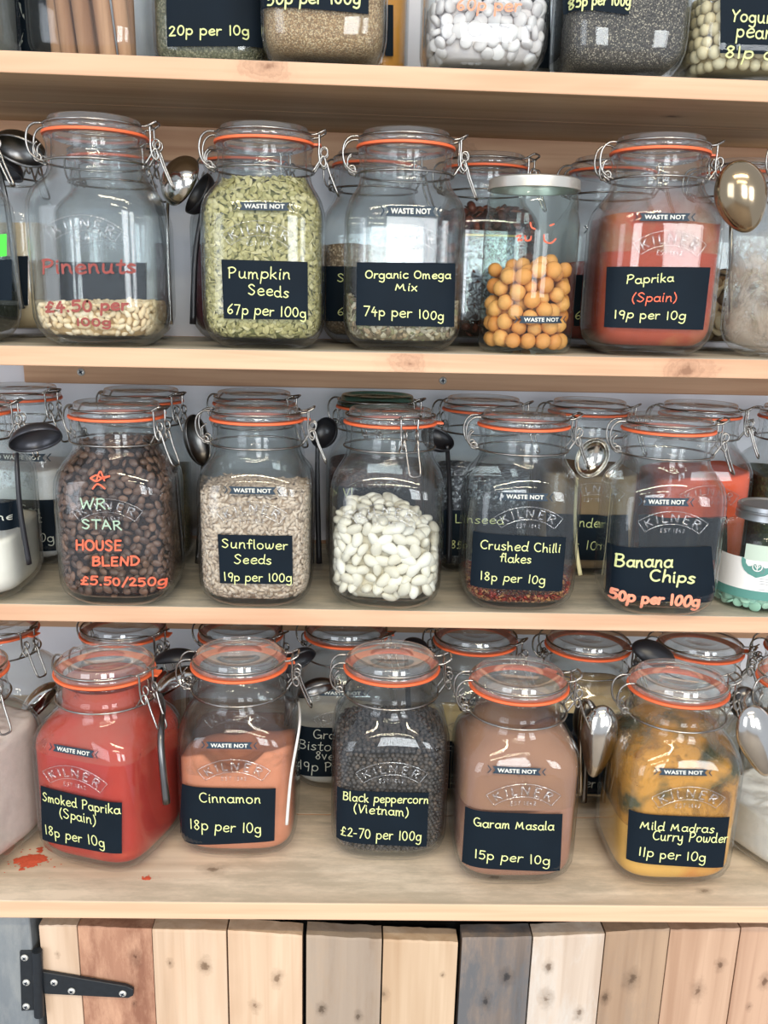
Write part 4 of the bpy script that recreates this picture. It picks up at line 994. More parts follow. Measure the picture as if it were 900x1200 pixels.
for k in range(n2+1):
    for i in range(n1+1):
        u, v = i/n1-0.5, k/n2-0.5; x = u*0.062; z = 0.075+v*0.092
        d = 0.0022*math.sin(x*300+z*120)+0.0015*math.sin(z*310-x*90)
        mb.v.append((x+0.001, -0.0597+0.0014*math.cos(u*pi)*0-0.0+abs(d)*0.3, z))
for k in range(n2):
    for i in range(n1): a = k*(n1+1)+i; mb.f.append((a, a+1, a+n1+2, a+n1+1)); mb.mi.append(0)
me = mb.mesh('zip_bag', BAG)
for v in me.vertices: v.co.y += 0.0022
o = link('zip_bag', me, None, label='crumpled clear zip bag with a yellow seal behind the omega mix', category='bag'); o.location = j.loc
so = o.modifiers.new('thick', 'SOLIDIFY'); so.thickness = 0.0008
mb = MB(); mb.tube([(-0.029, -0.0573, 0.1215), (0.031, -0.0573, 0.1215)], 0.0011, 8); link('zip_seal', mb.mesh('zip_seal', plain('yellow_seal', rgb(226, 196, 92), 0.4)), o)
back('clip-top jar of dark red powder between the orange berries and paprika', 2, 718, Y2, ('dark_red_powder', 'dark red powder in the jar left of the paprika', 'spice powder', powder('dark_red_powder', rgb(150, 62, 54), 0.1, 50), hump(0.095)),
     [(672, 322), (766, 323), (766, 383), (672, 382)], [('C', (683, 338), (691, 339), 9, CH_Y, 0.0005), ('6p per', (673, 374), (720, 376), 9, CH_Y, 0.0005)], ((684, 269), (752, 270), 9))
j = back('clip-top jar of tan and black banana slices behind the paprika jar', 2, 868, Y2)
top = hump(0.085, 0, 0, 0.003, 70)
scatter(j, 'dried_slices', '', 'dried fruit', '', seedmat('slice_skin', [rgb(226, 196, 150), rgb(60, 44, 38), rgb(200, 160, 110), rgb(236, 216, 180)], 0.5, 0.1), 'disc', 0.0085, shell_points(top, 0.012, 0.004, rnd, jit=0.4, dz=0.009), rnd, 0.7, 0,
        stuff_label='tan and dark dried slices in the jar behind the paprika', core=fill_mesh('c', None, lambda x, y: top(x, y)-0.004, inset=0.008), core_mat=powder('slice_inner', rgb(130, 96, 66), 0.3, 100))
Y3 = 1.132
j = back('clip-top jar labelled Sea Salt behind the dark ladle', 3, 22, Y3, ('sea_salt', 'white sea salt in the jar labelled Sea Salt', 'salt', powder('sea_salt', rgb(226, 224, 224), 0.05, 120, 0.6), hump(0.118)), [(-35, 583), (65, 585), (66, 645), (-35, 643)],
         [('Sea', (24, 602), (47, 602), 9, CH_W, 0.0005), ('Salt', (20, 612), (49, 612), 8, CH_W, 0.0005), ('18p per 100g', (-25, 634), (64, 634), 9, CH_W, 0.0005)], ((-7, 535), (60, 536), 9))
back('clip-top jar of olive brown herb behind the coffee beans', 3, 166, Y3, ('olive_brown_herb', 'olive brown herb in the jar behind the coffee beans', 'herb', grains('olive_herb', [rgb(122, 112, 82), rgb(98, 92, 66), rgb(146, 132, 100)], 380), hump(0.115)), [(120, 600), (212, 600), (212, 660), (120, 660)])
back('empty looking clip-top jar behind the sunflower seeds', 3, 298, Y3, ('pale_oats', 'pale oats in the jar behind the sunflower seeds', 'oats', grains('oats', [rgb(206, 184, 152), rgb(186, 160, 128)], 260), hump(0.05)))
back('clip-top jar with a dark green lid behind the butter beans', 3, 442, Y3, ('reddish_grain', 'dark reddish grain in the jar with the dark green lid', 'grain', grains('reddish_grain', [rgb(96, 66, 62), rgb(122, 90, 82), rgb(72, 48, 48)], 420), hump(0.128)), [(395, 570), (487, 571), (487, 640), (395, 639)], [('Vl', (402, 582), (414, 582), 9, CH_Y, 0.0005)], green=True)
back('clip-top jar of black and white poppy seeds behind the chilli flakes', 3, 566, Y3, ('speckled_seeds', 'black and white speckled seeds in the jar beside the butter beans', 'seeds', grains('speckled_seed', [rgb(60, 62, 68), rgb(150, 154, 160), rgb(84, 86, 92), rgb(42, 44, 48)], 330), hump(0.122)),
     [(520, 597), (606, 599), (606, 652), (520, 650)], [('Linseed', (533, 612), (590, 614), 8, CH_Y, 0.0005), ('85p per 100g', (528, 642), (600, 644), 8, CH_Y, 0.0005)])
back('clip-top jar labelled with a word ending nder between chilli and banana jars', 3, 690, Y3, ('ground_coriander', 'brown powder between the chilli and banana jars', 'spice powder', powder('ground_coriander', rgb(148, 122, 92), 0.08, 60), hump(0.128)),
     [(640, 600), (736, 603), (736, 656), (640, 653)], [('nder', (678, 617), (708, 618), 9, CH_Y, 0.0005), ('r 10', (672, 643), (699, 644), 9, CH_Y, 0.0005)])
back('clip-top jar of vivid orange red powder behind the banana chips', 3, 820, Y3, ('orange_red_powder', 'vivid orange red powder behind the banana chips jar', 'spice powder', powder('orange_red', rgb(224, 92, 58), 0.06, 50), hump(0.128, 0.1)),
     [(748, 603), (852, 605), (852, 655), (748, 652)], [('er', (843, 612), (856, 612), 8, CH_W, 0.0005)])
back('clip-top jar of dark green herb standing behind the small teal jar', 3, 938, Y3, ('dark_green_herb', 'dark green dried herb behind the small teal jar', 'herb', grains('green_herb', [rgb(62, 70, 38), rgb(86, 94, 52), rgb(46, 54, 30)], 300), hump(0.128)))
Y4 = 1.024
for (px, Y, lab, cont, rect, lines, logo) in [
  (-8, Y4, 'clip-top jar of pale flour behind the left end of the counter', ('pale_flour', 'pale flour behind the pinkish white flakes jar', 'flour', powder('pale_flour', rgb(226, 222, 216), 0.03, 40), hump(0.07)), None, (), None),
  (144, Y4, 'clip-top jar directly behind the smoked paprika jar', ('red_powder', 'dull red powder behind the smoked paprika jar', 'spice powder', powder('dull_red_powder', rgb(176, 72, 54), 0.06, 50), hump(0.12)), None, (), None),
  (282, Y4, 'clip-top jar directly behind the cinnamon jar', ('brown_powder', 'brown powder behind the cinnamon jar', 'spice powder', powder('brown_powder', rgb(150, 100, 74), 0.06, 50), hump(0.06)), None, (), None),
  (406, 1.03, 'clip-top jar with label starting Gra between cinnamon and peppercorns', ('gravy_granules', 'white powder in the jar labelled Gra', 'powder', powder('gravy', rgb(216, 212, 206), 0.06, 70, 0.6), hump(0.082, -0.2)), [(347, 847), (444, 852), (444, 908), (347, 904)],
     [('Gra', (367, 864), (393, 866), 9, CH_W, 0.0005), ('Bisto for', (350, 875), (420, 880), 9, CH_W, 0.0005), ('8ve', (369, 889), (391, 890), 8, CH_W, 0.0005), ('19p Per', (351, 900), (405, 903), 9, CH_W, 0.0005)], ((368, 811), (434, 812), 8)),
  (558, 1.016, 'clip-top jar with label starting F behind peppercorns and garam masala', ('beige_flour', 'beige flour behind the garam masala jar', 'flour', powder('beige_flour', rgb(226, 208, 166), 0.05, 50), hump(0.08)), [(513, 866), (612, 870), (612, 928), (513, 924)],
     [('F', (519, 884), (530, 885), 10, CH_W, 0.0005), ('£2', (517, 917), (534, 918), 10, CH_W, 0.0005)], ((536, 822), (600, 824), 8)),
  (690, 1.006, 'clip-top jar of oatmeal half hidden behind the two steel spoons', ('oatmeal', 'pale oatmeal behind the two steel spoons', 'oatmeal', powder('oatmeal', rgb(226, 200, 156), 0.06, 60), hump(0.136)), [(645, 832), (742, 836), (742, 932), (645, 928)],
     [('cea', (675, 888), (692, 889), 8, CH_W, 0.0005), ('16g', (675, 900), (692, 901), 8, CH_W, 0.0005), ('p per 1', (667, 921), (705, 923), 9, CH_W, 0.0005)], None),
  (822, 1.004, 'clip-top jar directly behind the curry powder jar', ('grey_flakes', 'pale grey flakes behind the curry powder jar', 'flakes', powder('grey_flakes', rgb(190, 184, 174), 0.08, 60), hump(0.06)), None, (), None),
  (950, 1.006, 'clip-top jar behind the salt flakes jar at the right end', None, None, (), None)]:
    back(lab, 4, px, Y, cont, rect, lines, logo, hs=0.915)
# ------------------------------------------------------------------ top shelf
j = putp('clip-top jar of grey seeds at the left end of the topmost shelf', 1, -62, 1.035, hw=-66)
goods(j, 'grey_seeds', 'grey seeds at the left end of the topmost shelf', 'seeds', powder('grey_seed', rgb(168, 172, 168), 0.15, 80), hump(0.12))
j = putp('clip-top jar with a black label beside the cinnamon sticks', 1, -19, 1.168, hw=-66)
label_part(j, [(-20, -40), (80, -36), (80, 60), (-20, 58)], [(')', (22, 46), (31, 46), 34, CH_W, 0.0006)])
goods(j, 'dark_seeds', 'dark seeds in the black labelled jar beside the cinnamon sticks', 'seeds', powder('dark_seed', rgb(60, 62, 60), 0.2, 120), hump(0.1))
j = putp('clip-top jar holding whole cinnamon sticks on the topmost shelf', 1, 114, 1.09, hw=-66)
QUILL = wood('cinnamon_bark', rgb(190, 146, 112), rgb(138, 96, 68), 2, 1.4, 2.0, 1.2, rough=0.8)
def quill(base, tip, r, n=1):
    """a curled bark stick: two rolls side by side, open in the middle"""
    mb = MB(); B, T = Vector(base), Vector(tip); d = (T-B).normalized(); u = d.orthogonal().normalized(); w = d.cross(u); L = (T-B).length
    sec = []
    for t_ in np.linspace(0, 1, 22):
        a = t_*2*pi*1.35; rr_ = r*(1-0.32*t_); sec.append((rr_*math.cos(a), rr_*math.sin(a)))
    th = 0.0011; N = len(sec); rows = 9
    for k in range(rows+1):
        c = B+d*(L*k/rows)
        for (x, y) in sec: mb.v.append(tuple(c+u*x+w*y))
        for (x, y) in sec:
            l = math.hypot(x, y); q = (l-th)/l; mb.v.append(tuple(c+u*x*q+w*y*q))
    for k in range(rows):
        a = k*2*N; b = a+2*N
        for i in range(N-1):
            mb.f += [(a+i, a+i+1, b+i+1, b+i), (a+N+i+1, a+N+i, b+N+i, b+N+i+1)]; mb.mi += [0, 0]
        for i in (0, N-1): mb.f.append((a+i, b+i, b+N+i, a+N+i)); mb.mi.append(0)
    for a in (0, rows*2*N):
        for i in range(N-1): mb.f.append((a+i, a+N+i, a+N+i+1, a+i+1)); mb.mi.append(0)
    return mb
for k, (b, tp, r) in enumerate([((-0.022, -0.030, .010), (-0.034, -0.034, .165), .0098), ((0.000, -0.038, .009), (-0.014, -0.042, .160), .0105), ((0.022, -0.036, .009), (0.006, -0.040, .170), .0098), ((0.040, -0.030, .010), (0.026, -0.036, .165), .0088),
                                ((-0.040, -0.008, .010), (-0.046, -0.004, .150), .0090), ((0.010, -0.010, .010), (-0.004, -0.012, .168), .0100), ((-0.014, -0.004, .010), (-0.024, -0.002, .165), .0095), ((0.036, -0.004, .010), (0.034, -0.002, .160), .0095)]):
    mb = quill((b[0]*0.93, b[1]*0.93, b[2]+0.0035), (tp[0]*0.95, tp[1]*0.93, tp[2]), r); o = link('cinnamon_stick', mb.mesh('cinnamon_stick', QUILL, True, 0.9), None, label='curled brown cinnamon stick standing in the jar on the topmost shelf', category='cinnamon stick', group='cinnamon sticks in the jar'); o.location = j.loc
goods(j, 'bark_crumbs', 'dark bark crumbs under the cinnamon sticks', 'crumbs', powder('bark_crumb', rgb(96, 66, 44), 0.3, 200), hump(0.0088, 0, 0, 0.0006))
j = putp('clip-top jar of green herb on the topmost shelf with price 20p per 10g', 1, 254, 1.10, hw=-66)
label_part(j, [(194, -40), (308, -36), (308, 57), (196, 55)], [('20p per 10g', (198, 42), (292, 42), 10, CH_Y, 0.0007)])
goods(j, 'pale_green_herb', 'grey green herb in the jar priced 20p per 10g', 'herb', grains('pale_herb', [rgb(126, 124, 98), rgb(98, 98, 72), rgb(152, 146, 118)], 500), hump(0.09))
j = putp('clip-top jar of golden brown grain on the topmost shelf priced 50p', 1, 381, 1.022, hw=-66)
label_part(j, [(305, -60), (432, -56), (432, 17), (306, 13)], [('50p per 100g', (313, 7), (422, 5), 11, CH_Y, 0.0008)])
goods(j, 'golden_grain', 'golden brown grain in the jar priced 50p', 'grain', grains('golden_grain', [rgb(206, 172, 128), rgb(178, 140, 98), rgb(222, 196, 156), rgb(150, 116, 80)], 800), hump(0.12))
j = putp('clip-top jar of orange powder standing behind the golden brown grain', 1, 414, 1.172, hw=-66)
goods(j, 'orange_powder', 'orange powder behind the golden brown grain', 'spice powder', powder('orange_powder', rgb(222, 152, 62), 0.06, 50), hump(0.14))
label_part(j, [(400, 5), (461, 6), (461, 66), (400, 65)], [])
j = putp('clip-top jar of round white mints on the topmost shelf', 1, 564, 1.026, hw=-66)
top = hump(0.06, 0, 0, 0.002, 60)
scatter(j, 'white_mint', 'round white mint in the jar on the topmost shelf', 'mint', 'white mints in the jar', seedmat('mint_skin', [rgb(222, 216, 214), rgb(210, 203, 201), rgb(228, 224, 222)], 0.45, 0.03), 'tablet', 0.0066, shell_points(top, 0.0118, 0.0048, rnd, zlo=0.0155, jit=0.22, dz=0.0095), rnd, 0.55, 300,
        core=fill_mesh('c', None, lambda x, y: top(x, y)-0.004, inset=0.008, z0=0.012), core_mat=powder('mint_inner', rgb(216, 208, 206), 0.05, 100), stuff_label='hidden inner mints of the jar of white mints')
label_part(j, None, [('60p per', (535, 12), (610, 14), 12, CH_P, 0.0009)])
j = putp('clip-top jar with a black label behind the white mints', 1, 604, 1.168, hw=-66)
label_part(j, [(560, -20), (645, -18), (645, 80), (560, 79)], [])
goods(j, 'grey_powder', 'grey powder behind the white mints', 'powder', powder('grey_powder', rgb(150, 150, 146), 0.05, 50), hump(0.05))
j = putp('clip-top jar of dark speckled seeds on the topmost shelf priced 85p', 1, 721, 1.024, hw=-66)
label_part(j, [(655, -60), (737, -58), (737, 18), (660, 17)], [('85p per 100g', (664, 14), (738, 7), 10, CH_Y, 0.0007)])
goods(j, 'dark_speckled_seeds', 'dark speckled tiny seeds in the jar priced 85p', 'seeds', grains('chia', [rgb(92, 86, 80), rgb(70, 66, 62), rgb(120, 112, 104), rgb(58, 54, 52), rgb(104, 98, 90), rgb(196, 184, 164)], 950), hump(0.12))
j = putp('clip-top jar of round cream yogurt peanuts at the right of the topmost shelf', 1, 861, 1.024, hw=-66)
label_part(j, [(843, -60), (935, -58), (938, 80), (841, 73)], [('Yogurt', (856, 25), (912, 28), 12, CH_Y, 0.0007), ('peanuts', (862, 44), (935, 47), 14, CH_Y, 0.0007), ('81p o', (848, 68), (905, 70), 12, CH_Y, 0.0008)])
top = hump(0.075, 0, 0, 0.002, 60)
scatter(j, 'yogurt_peanut', 'round cream coated yogurt peanut in the jar', 'yogurt peanut', 'yogurt peanuts in the jar', seedmat('yogurt_skin', [rgb(222, 208, 170), rgb(208, 192, 152), rgb(232, 222, 190)], 0.4, 0.05), 'ball', 0.0060, shell_points(top, 0.0112, 0.0062, rnd, zlo=0.0160, jit=0.12), rnd, 0.4, 300,
        core=fill_mesh('c', None, lambda x, y: top(x, y)-0.006, inset=0.010, z0=0.012), core_mat=powder('yogurt_inner', rgb(170, 152, 112), 0.1, 100), stuff_label='hidden inner peanuts of the jar of yogurt peanuts')

# ------------------------------------------------------------------ round screw-top jars
def round_jar(name, label, px, row, Y, R, H, lid_r, lid_h, lid_mat, glass, ridge=False):
    j = Jar(); X = 0
    for _ in range(6):
        P = Vector((X, Y, shelf_z(row, X)+H/2))-CAM; u = 450+F_PX*P.dot(_R)/P.dot(_fw); X += (px-u)/F_PX*P.dot(_fw)
    j.loc = Vector((X, Y, shelf_z(row, X)+0.0002)); j.rot = 0; j.face = R
    j.root = empty(name, j.loc, 0, label=label, category='jar'); make_local(j)
    neck = lid_r-0.0025; sh = H-lid_h
    prof = [(0.003, 0), (0.0, R-0.010), (0.001, R-0.006), (0.004, R-0.002), (0.010, R), (sh*0.80, R), (sh*0.87, R-0.0025), (sh*0.93, (R*0.55+neck*0.45)), (sh*0.965, neck+0.0006), (sh-0.001, neck), (H-0.003, neck), (H-0.003, neck-0.003)]
    mb = MB(); mb.lathe(prof, 80); link('glass_body', mb.mesh('glass_body', glass), j.root)
    lp = [(H-0.0022, 0), (H-0.0022, lid_r-0.006), (H-0.0002, lid_r-0.0045), (H, lid_r-0.003), (H-0.0012, lid_r-0.0008)]
    if ridge: lp += [(H-lid_h*0.35, lid_r-0.0004), (H-lid_h*0.42, lid_r-0.0016), (H-lid_h*0.5, lid_r-0.0016), (H-lid_h*0.58, lid_r), ]
    lp += [(H-lid_h*0.9, lid_r), (H-lid_h, lid_r+0.0004), (H-lid_h, lid_r-0.0022)]
    mb = MB(); mb.lathe(lp[::-1], 80); link('screw_lid', mb.mesh('screw_lid', lid_mat, True, 0.6), j.root)
    j.place = lambda x, z, off=0.0: (x if abs(x) < R else math.copysign(R, x), -math.sqrt(max(0, R*R-min(x*x, R*R*0.98)))-off, z)
    j.inn = lambda z, ins: (R-0.003-ins-max(0, 0.010-z)*0.6, 2.0)
    return j
j = round_jar('screw_top_jar', 'round screw-top jar of orange berries with a white metal lid', 620, 2, 0.986, 0.0480, 0.169, 0.0460, 0.0108, WHITE_METAL, GLASS_GREEN)
zp = zc((520, 160), 4.5)
logo_part(j, (370, 965), (645, 965), 38, zp)
mb = MB()
for s_ in ([(382, 528), (405, 522), (390, 548), (412, 545)], [(428, 525), (432, 548), (455, 545), (460, 528)], [(456, 455), (462, 478), (480, 488)], [(528, 520), (532, 552), (565, 562), (590, 540)], [(560, 470), (580, 462)]):
    P = [j.px(*zp(*q)) for q in s_]; ribbon(mb, [(q.x, q.y) for q in smooth_path([(p[0], p[1], 0) for p in P], 5)], 0.0007, j.place, 0.0009)
link('worn_handwriting', mb.mesh('worn_handwriting', CH_O), j.root)
g = np.random.default_rng(4); NB = 128; rad = g.uniform(0.0076, 0.0093, NB); RI = 0.0442
pos = np.stack([g.uniform(-.03, .03, NB), g.uniform(-.03, .03, NB), g.uniform(0.012, 0.22, NB)], 1)
for it in range(900):      # let the berries settle against each other, the floor and the glass
    pos[:, 2] -= 0.0006*(1-it/900)
    dd = pos[:, None]-pos[None]; ll = np.linalg.norm(dd, axis=2)+np.eye(NB); ov = np.clip((rad[:, None]+rad[None])*0.97-ll, 0, None)*(1-np.eye(NB))
    pos += (dd/ll[..., None]*ov[..., None]).sum(1)*0.42
    rxy = np.hypot(pos[:, 0], pos[:, 1]); lim = RI-rad; k_ = np.where(rxy > lim, lim/np.maximum(rxy, 1e-9), 1); pos[:, 0] *= k_; pos[:, 1] *= k_
    pos[:, 2] = np.maximum(pos[:, 2], 0.0045+rad)
balls = [(Vector(p), Vector((p[0], p[1], 0.01))) for p in pos]
rr = random.Random(21)
scatter(j, 'orange_berry', 'wrinkled orange dried berry in the round screw-top jar', 'berry', 'orange berries in the jar', seedmat('berry_skin', [rgb(224, 148, 76), rgb(232, 168, 98), rgb(206, 124, 58)], 0.6, 0.22, 240), 'berry', 0.0089, balls, rr, 1.0, 300, var=0.09)
TEAL = plain('teal_print', rgb(86, 142, 132), 0.6); PALEGREEN = plain('pale_green_print', rgb(190, 206, 190), 0.6); WHITEP = plain('white_label', rgb(236, 234, 230), 0.6)
j = round_jar('screw_top_jar', 'small round jar of teal tablets with grey lid and white label', 894, 3, 0.998, 0.0500, 0.116, 0.0345, 0.016, GREY_METAL, GLASS_GREEN, True)
z1b = zc((820, 570), 7.5)
def band(zl, zh, a0, a1, mat, name, parent, off=0.0004, R=0.05):
    mb = MB(); n = 60
    for i in range(n+1):
        a = math.radians(a0+(a1-a0)*i/n)
        for z in (zl, zh): mb.v.append(((R+off)*math.sin(a), -(R+off)*math.cos(a), z))
    for i in range(n): mb.f.append((2*i, 2*i+2, 2*i+3, 2*i+1)); mb.mi.append(0)
    return link(name, mb.mesh(name, mat), parent)
lb = band(0.0265, 0.0620, -100, 100, WHITEP, 'paper_label', j.root)
band(0.0165, 0.0265, -100, 100, TEAL, 'teal_stripe', lb)
band(0.0605, 0.0780, -46, 100, PALEGREEN, 'pale_green_stripe', lb, 0.0005)
A0 = math.radians(-29)
def onlab(u, v, off): a = A0+u/0.05; return ((0.05+off)*math.sin(a), -(0.05+off)*math.cos(a), v)
outl = [(-0.0175, 0.0620), (-0.0172, 0.0570), (-0.0158, 0.0525), (-0.0130, 0.0482), (-0.0085, 0.0448), (0.0, 0.0415), (0.0085, 0.0448), (0.0130, 0.0482), (0.0158, 0.0525), (0.0172, 0.0570), (0.0175, 0.0620)]
mb = MB(); mb.v = [onlab(0, 0.055, 0.0010)]+[onlab(u, v, 0.0010) for u, v in outl]; n = len(outl)
mb.f = [(0, i+1, i+2) for i in range(n-1)]+[(0, n, 1)]; mb.mi = [0]*n
shd = link('shield_emblem', mb.mesh('shield_emblem', TEAL, False), lb)
mb = MB(); ring = [(0.0048*math.cos(a), 0.0540+0.0048*math.sin(a)) for a in np.linspace(0, 2*pi, 28)]
for s_, w_ in ((ring, 0.0005), ([(0, 0.0500), (0, 0.0570)], 0.0004), ([(0, 0.0520), (-0.0020, 0.0540), (-0.0026, 0.0558)], 0.0004), ([(0, 0.0524), (0.0020, 0.0542), (0.0026, 0.0560)], 0.0004), ([(0, 0.0545), (-0.0013, 0.0562), (0, 0.0575), (0.0013, 0.0562), (0, 0.0545)], 0.0003)):
    ribbon(mb, s_, w_, onlab, 0.0014)
link('tree_mark', mb.mesh('tree_mark', WHITEP), shd)
mb = MB()
for (xa, ya, xb, yb) in ((520, 808, 600, 820), (515, 830, 600, 842), (512, 852, 600, 864), (508, 905, 600, 915)):
    ribbon(mb, [j.px(*z1b(xa+(xb-xa)*q/5, ya+(yb-ya)*q/5)) for q in range(6)], 0.00022, j.place, 0.0010)
ribbon(mb, [j.px(*z1b(546+18*math.cos(a), 742+22*math.sin(a))) for a in np.linspace(0, 2*pi, 20)], 0.0003, j.place, 0.0010)
link('small_print', mb.mesh('small_print', GREY_PRINT), lb)
pts = shell_points(lambda x, y: 0.026, 0.0092, 0.004, rnd, zlo=0.008, jit=0.3, dz=0.0062, inn=j.inn)
scatter(j, 'teal_tablet', 'pale teal tablet lying in the small round jar', 'tablet', 'teal tablets in the small jar', seedmat('teal_tablet_skin', [rgb(172, 206, 186), rgb(152, 190, 172), rgb(188, 214, 196)], 0.6, 0.08), 'disc', 0.0062, pts, rnd, 0.7, 300)

# ------------------------------------------------------------------ ladles and scoops hooked on the clasps
def ladle(name, label, c, L, Wd, depth, long_dir, open_dir, mat, handle=None, hw=0.0032, hmat=None, tip=0.0):
    """bowl centre c (world), long and open directions; handle: world points from the bowl outwards"""
    o = empty(name, c, 0, label=label, category='ladle' if 'ladle' in name else 'spoon', group='ladles and spoons hooked on the jars')
    l = Vector(long_dir).normalized(); n = Vector(open_dir); n = (n-l*n.dot(l)).normalized(); s = l.cross(n)
    mb = MB(); nr, na = 10, 40
    for side, k in ((0, 1.0), (1, 0.955)):
        for q in range(nr+1):
            ph = (pi/2)*q/nr; rr_ = math.cos(ph); dp = math.sin(ph)
            for i in range(na):
                a = 2*pi*i/na; u = math.cos(a)*rr_; v = math.sin(a)*rr_
                x = u*L*k*(1+tip*max(0, u)); y = v*Wd*k*(1-tip*0.6*max(0, u)); z = -dp*depth*(k if side else 1.0)
                mb.v.append(tuple(l*x+s*y+n*z))
    st = (nr+1)*na
    for side in (0, 1):
        for q in range(nr):
            for i in range(na):
                a = side*st+q*na+i; b = side*st+q*na+(i+1) % na
                f = (a, b, b+na, a+na); mb.f.append(f if side == 0 else f[::-1]); mb.mi.append(0)
    for i in range(na): mb.f.append((i, st+i, st+(i+1) % na, (i+1) % na)); mb.mi.append(0)
    me = mb.mesh('bowl', mat)
    bm = bmesh.new(); bm.from_mesh(me); bmesh.ops.remove_doubles(bm, verts=bm.verts, dist=1e-6); bmesh.ops.recalc_face_normals(bm, faces=bm.faces); bm.to_mesh(me); bm.free()
    me.polygons.foreach_set('use_smooth', [True]*len(me.polygons))
    link('bowl', me, o)
    if handle:
        mb = MB(); P = smooth_path([Vector(p)-Vector(c) for p in handle], 6); mb.tube(P, [hw*(0.8+0.4*i/len(P)) for i in range(len(P))], 10, flat=0.7)
        link('handle', mb.mesh('handle', hmat or mat), o)
    return o
V = Vector
def lad(label, c, Y, L, Wd, dep, ld, od, mat, h=(), name='ladle', **kw):
    cw = at(c[0], c[1], Y); hs = [at(*p) for p in h]
    return ladle(name, label, cw, L, Wd, dep, ld, od, mat, hs, **kw)
YM2, YM3, YM4 = 1.068, 1.054, 0.940
lad('steel scoop hooked left of the pine nuts jar', (22, 178), YM2-0.03, 0.028, 0.022, 0.020, (1, 0, -0.2), (0.1, -0.5, -0.8), DULL_STEEL, [(-4, 190, YM2), (8, 240, YM2+0.01), (22, 345, YM2), (26, 362, YM2)])
lad('dark plastic scoop hanging behind the left steel scoop', (-6, 198), YM2+0.002, 0.030, 0.024, 0.02, (1, 0, -0.3), (0.1, -0.3, -0.9), BLACK_PLASTIC, [(-20, 205, YM2-0.004), (-14, 300, YM2-0.004), (8, 370, YM2-0.006)])
lad('polished steel ladle hooked between pine nuts and pumpkin seeds', (214, 213), YM2-0.02, 0.0270, 0.0265, 0.020, (0.5, 0, 0.85), (0.55, 0.5, -0.3), STEEL, [(197, 234, YM2-0.02), (196, 262, YM2), (198, 330, YM2+0.0), (200, 380, YM2)])
lad('black plastic ladle behind the polished one near the pumpkin seeds', (231, 226), 1.082, 0.024, 0.020, 0.018, (0.5, 0, 0.8), (-0.6, -0.4, 0.5), BLACK_PLASTIC, [(238, 240, 1.085), (229, 300, 1.082), (226, 380, 1.080)])
lad('brass tinted steel spoon hooked right of the paprika jar', (868, 228), 0.925, 0.031, 0.024, 0.016, (0.35, 0, -0.9), (0.2, 0.95, 0.0), plain('brassy_steel', rgb(160, 142, 116), 0.16, 1.0), [(870, 204, 0.935), (868, 196, 0.99), (858, 230, YM2), (856, 390, YM2)], tip=0.15, name='spoon')
lad('black ladle with a bent handle hooked on the flour jar', (42, 517), 0.935, 0.027, 0.021, 0.017, (0.95, 0, 0.32), (0.28, -0.55, -0.8), plain('dark_ladle', rgb(60, 60, 64), 0.3, 0.6), [(20, 532, 0.925), (20, 550, 0.915), (24, 600, 0.912), (34, 661, 0.912)], hw=0.0036, hmat=BLACK_PLASTIC)
lad('dark steel ladle between the coffee beans and sunflower seeds', (233, 516), YM3, 0.030, 0.017, 0.016, (-0.22, 0, 0.97), (0.75, -0.5, -0.2), DULL_STEEL, [(238, 546, YM3), (236, 590, YM3), (232, 660, YM3)])
lad('black ladle between the sunflower seeds and butter beans', (379, 507), YM3+0.02, 0.019, 0.017, 0.015, (0.5, 0, 0.8), (-0.6, -0.7, 0.1), BLACK_PLASTIC, [(372, 522, YM3+0.02), (372, 580, YM3+0.02), (374, 660, YM3+0.02)])
lad('black ladle between the butter beans and chilli flakes', (513, 514), YM3-0.01, 0.020, 0.017, 0.013, (0.9, 0, -0.3), (0.2, -0.5, 0.7), BLACK_PLASTIC, [(524, 522, YM3-0.01), (527, 580, YM3+0.01), (526, 660, YM3+0.01)])
lad('steel spoon with a pale handle coloured as lit between chilli flakes and banana chips', (694, 537), YM3, 0.024, 0.019, 0.012, (0.4, 0, 0.9), (0.1, -0.9, 0.3), STEEL, [(676, 560, YM3-0.02), (674, 600, YM3-0.02), (675, 640, YM3-0.025), (680, 674, YM3-0.03)], hw=0.0022, name='spoon', hmat=plain('lit_edge_handle', rgb(236, 226, 176), 0.4))  # the handle's lit edge is put into its pale yellow colour
lad('steel ladle hooked left of the smoked paprika jar', (50, 826), 0.957, 0.031, 0.025, 0.018, (0.62, 0, 0.78), (0.4, -0.2, -0.85), STEEL, [(36, 845, 0.957), (38, 870, 0.957), (45, 935, 0.955)], hmat=DULL_STEEL)
lad('black ladle behind the steel one beside smoked paprika and cinnamon', (207, 776), YM4+0.035, 0.026, 0.018, 0.016, (0.95, 0, 0.1), (0.0, -0.3, -0.9), BLACK_PLASTIC, [(190, 784, YM4+0.035), (180, 800, YM4+0.05), (180, 860, YM4+0.05)])
lad('steel ladle with a long dark handle between smoked paprika and cinnamon', (209, 803), 0.948, 0.029, 0.022, 0.018, (0.82, 0, 0.56), (0.45, -0.15, -0.85), STEEL, [(188, 816, 0.93), (191, 828, 0.87), (189, 850, 0.825), (189, 880, 0.808), (195, 941, 0.800)], hmat=DULL_STEEL, hw=0.0046)
lad('black ladle behind the Gra jar right of the cinnamon lid', (350, 776), YM4+0.02, 0.022, 0.016, 0.014, (0.8, 0, 0.6), (0.3, -0.6, -0.5), BLACK_PLASTIC, [(338, 795, YM4+0.02), (336, 850, YM4+0.02)])
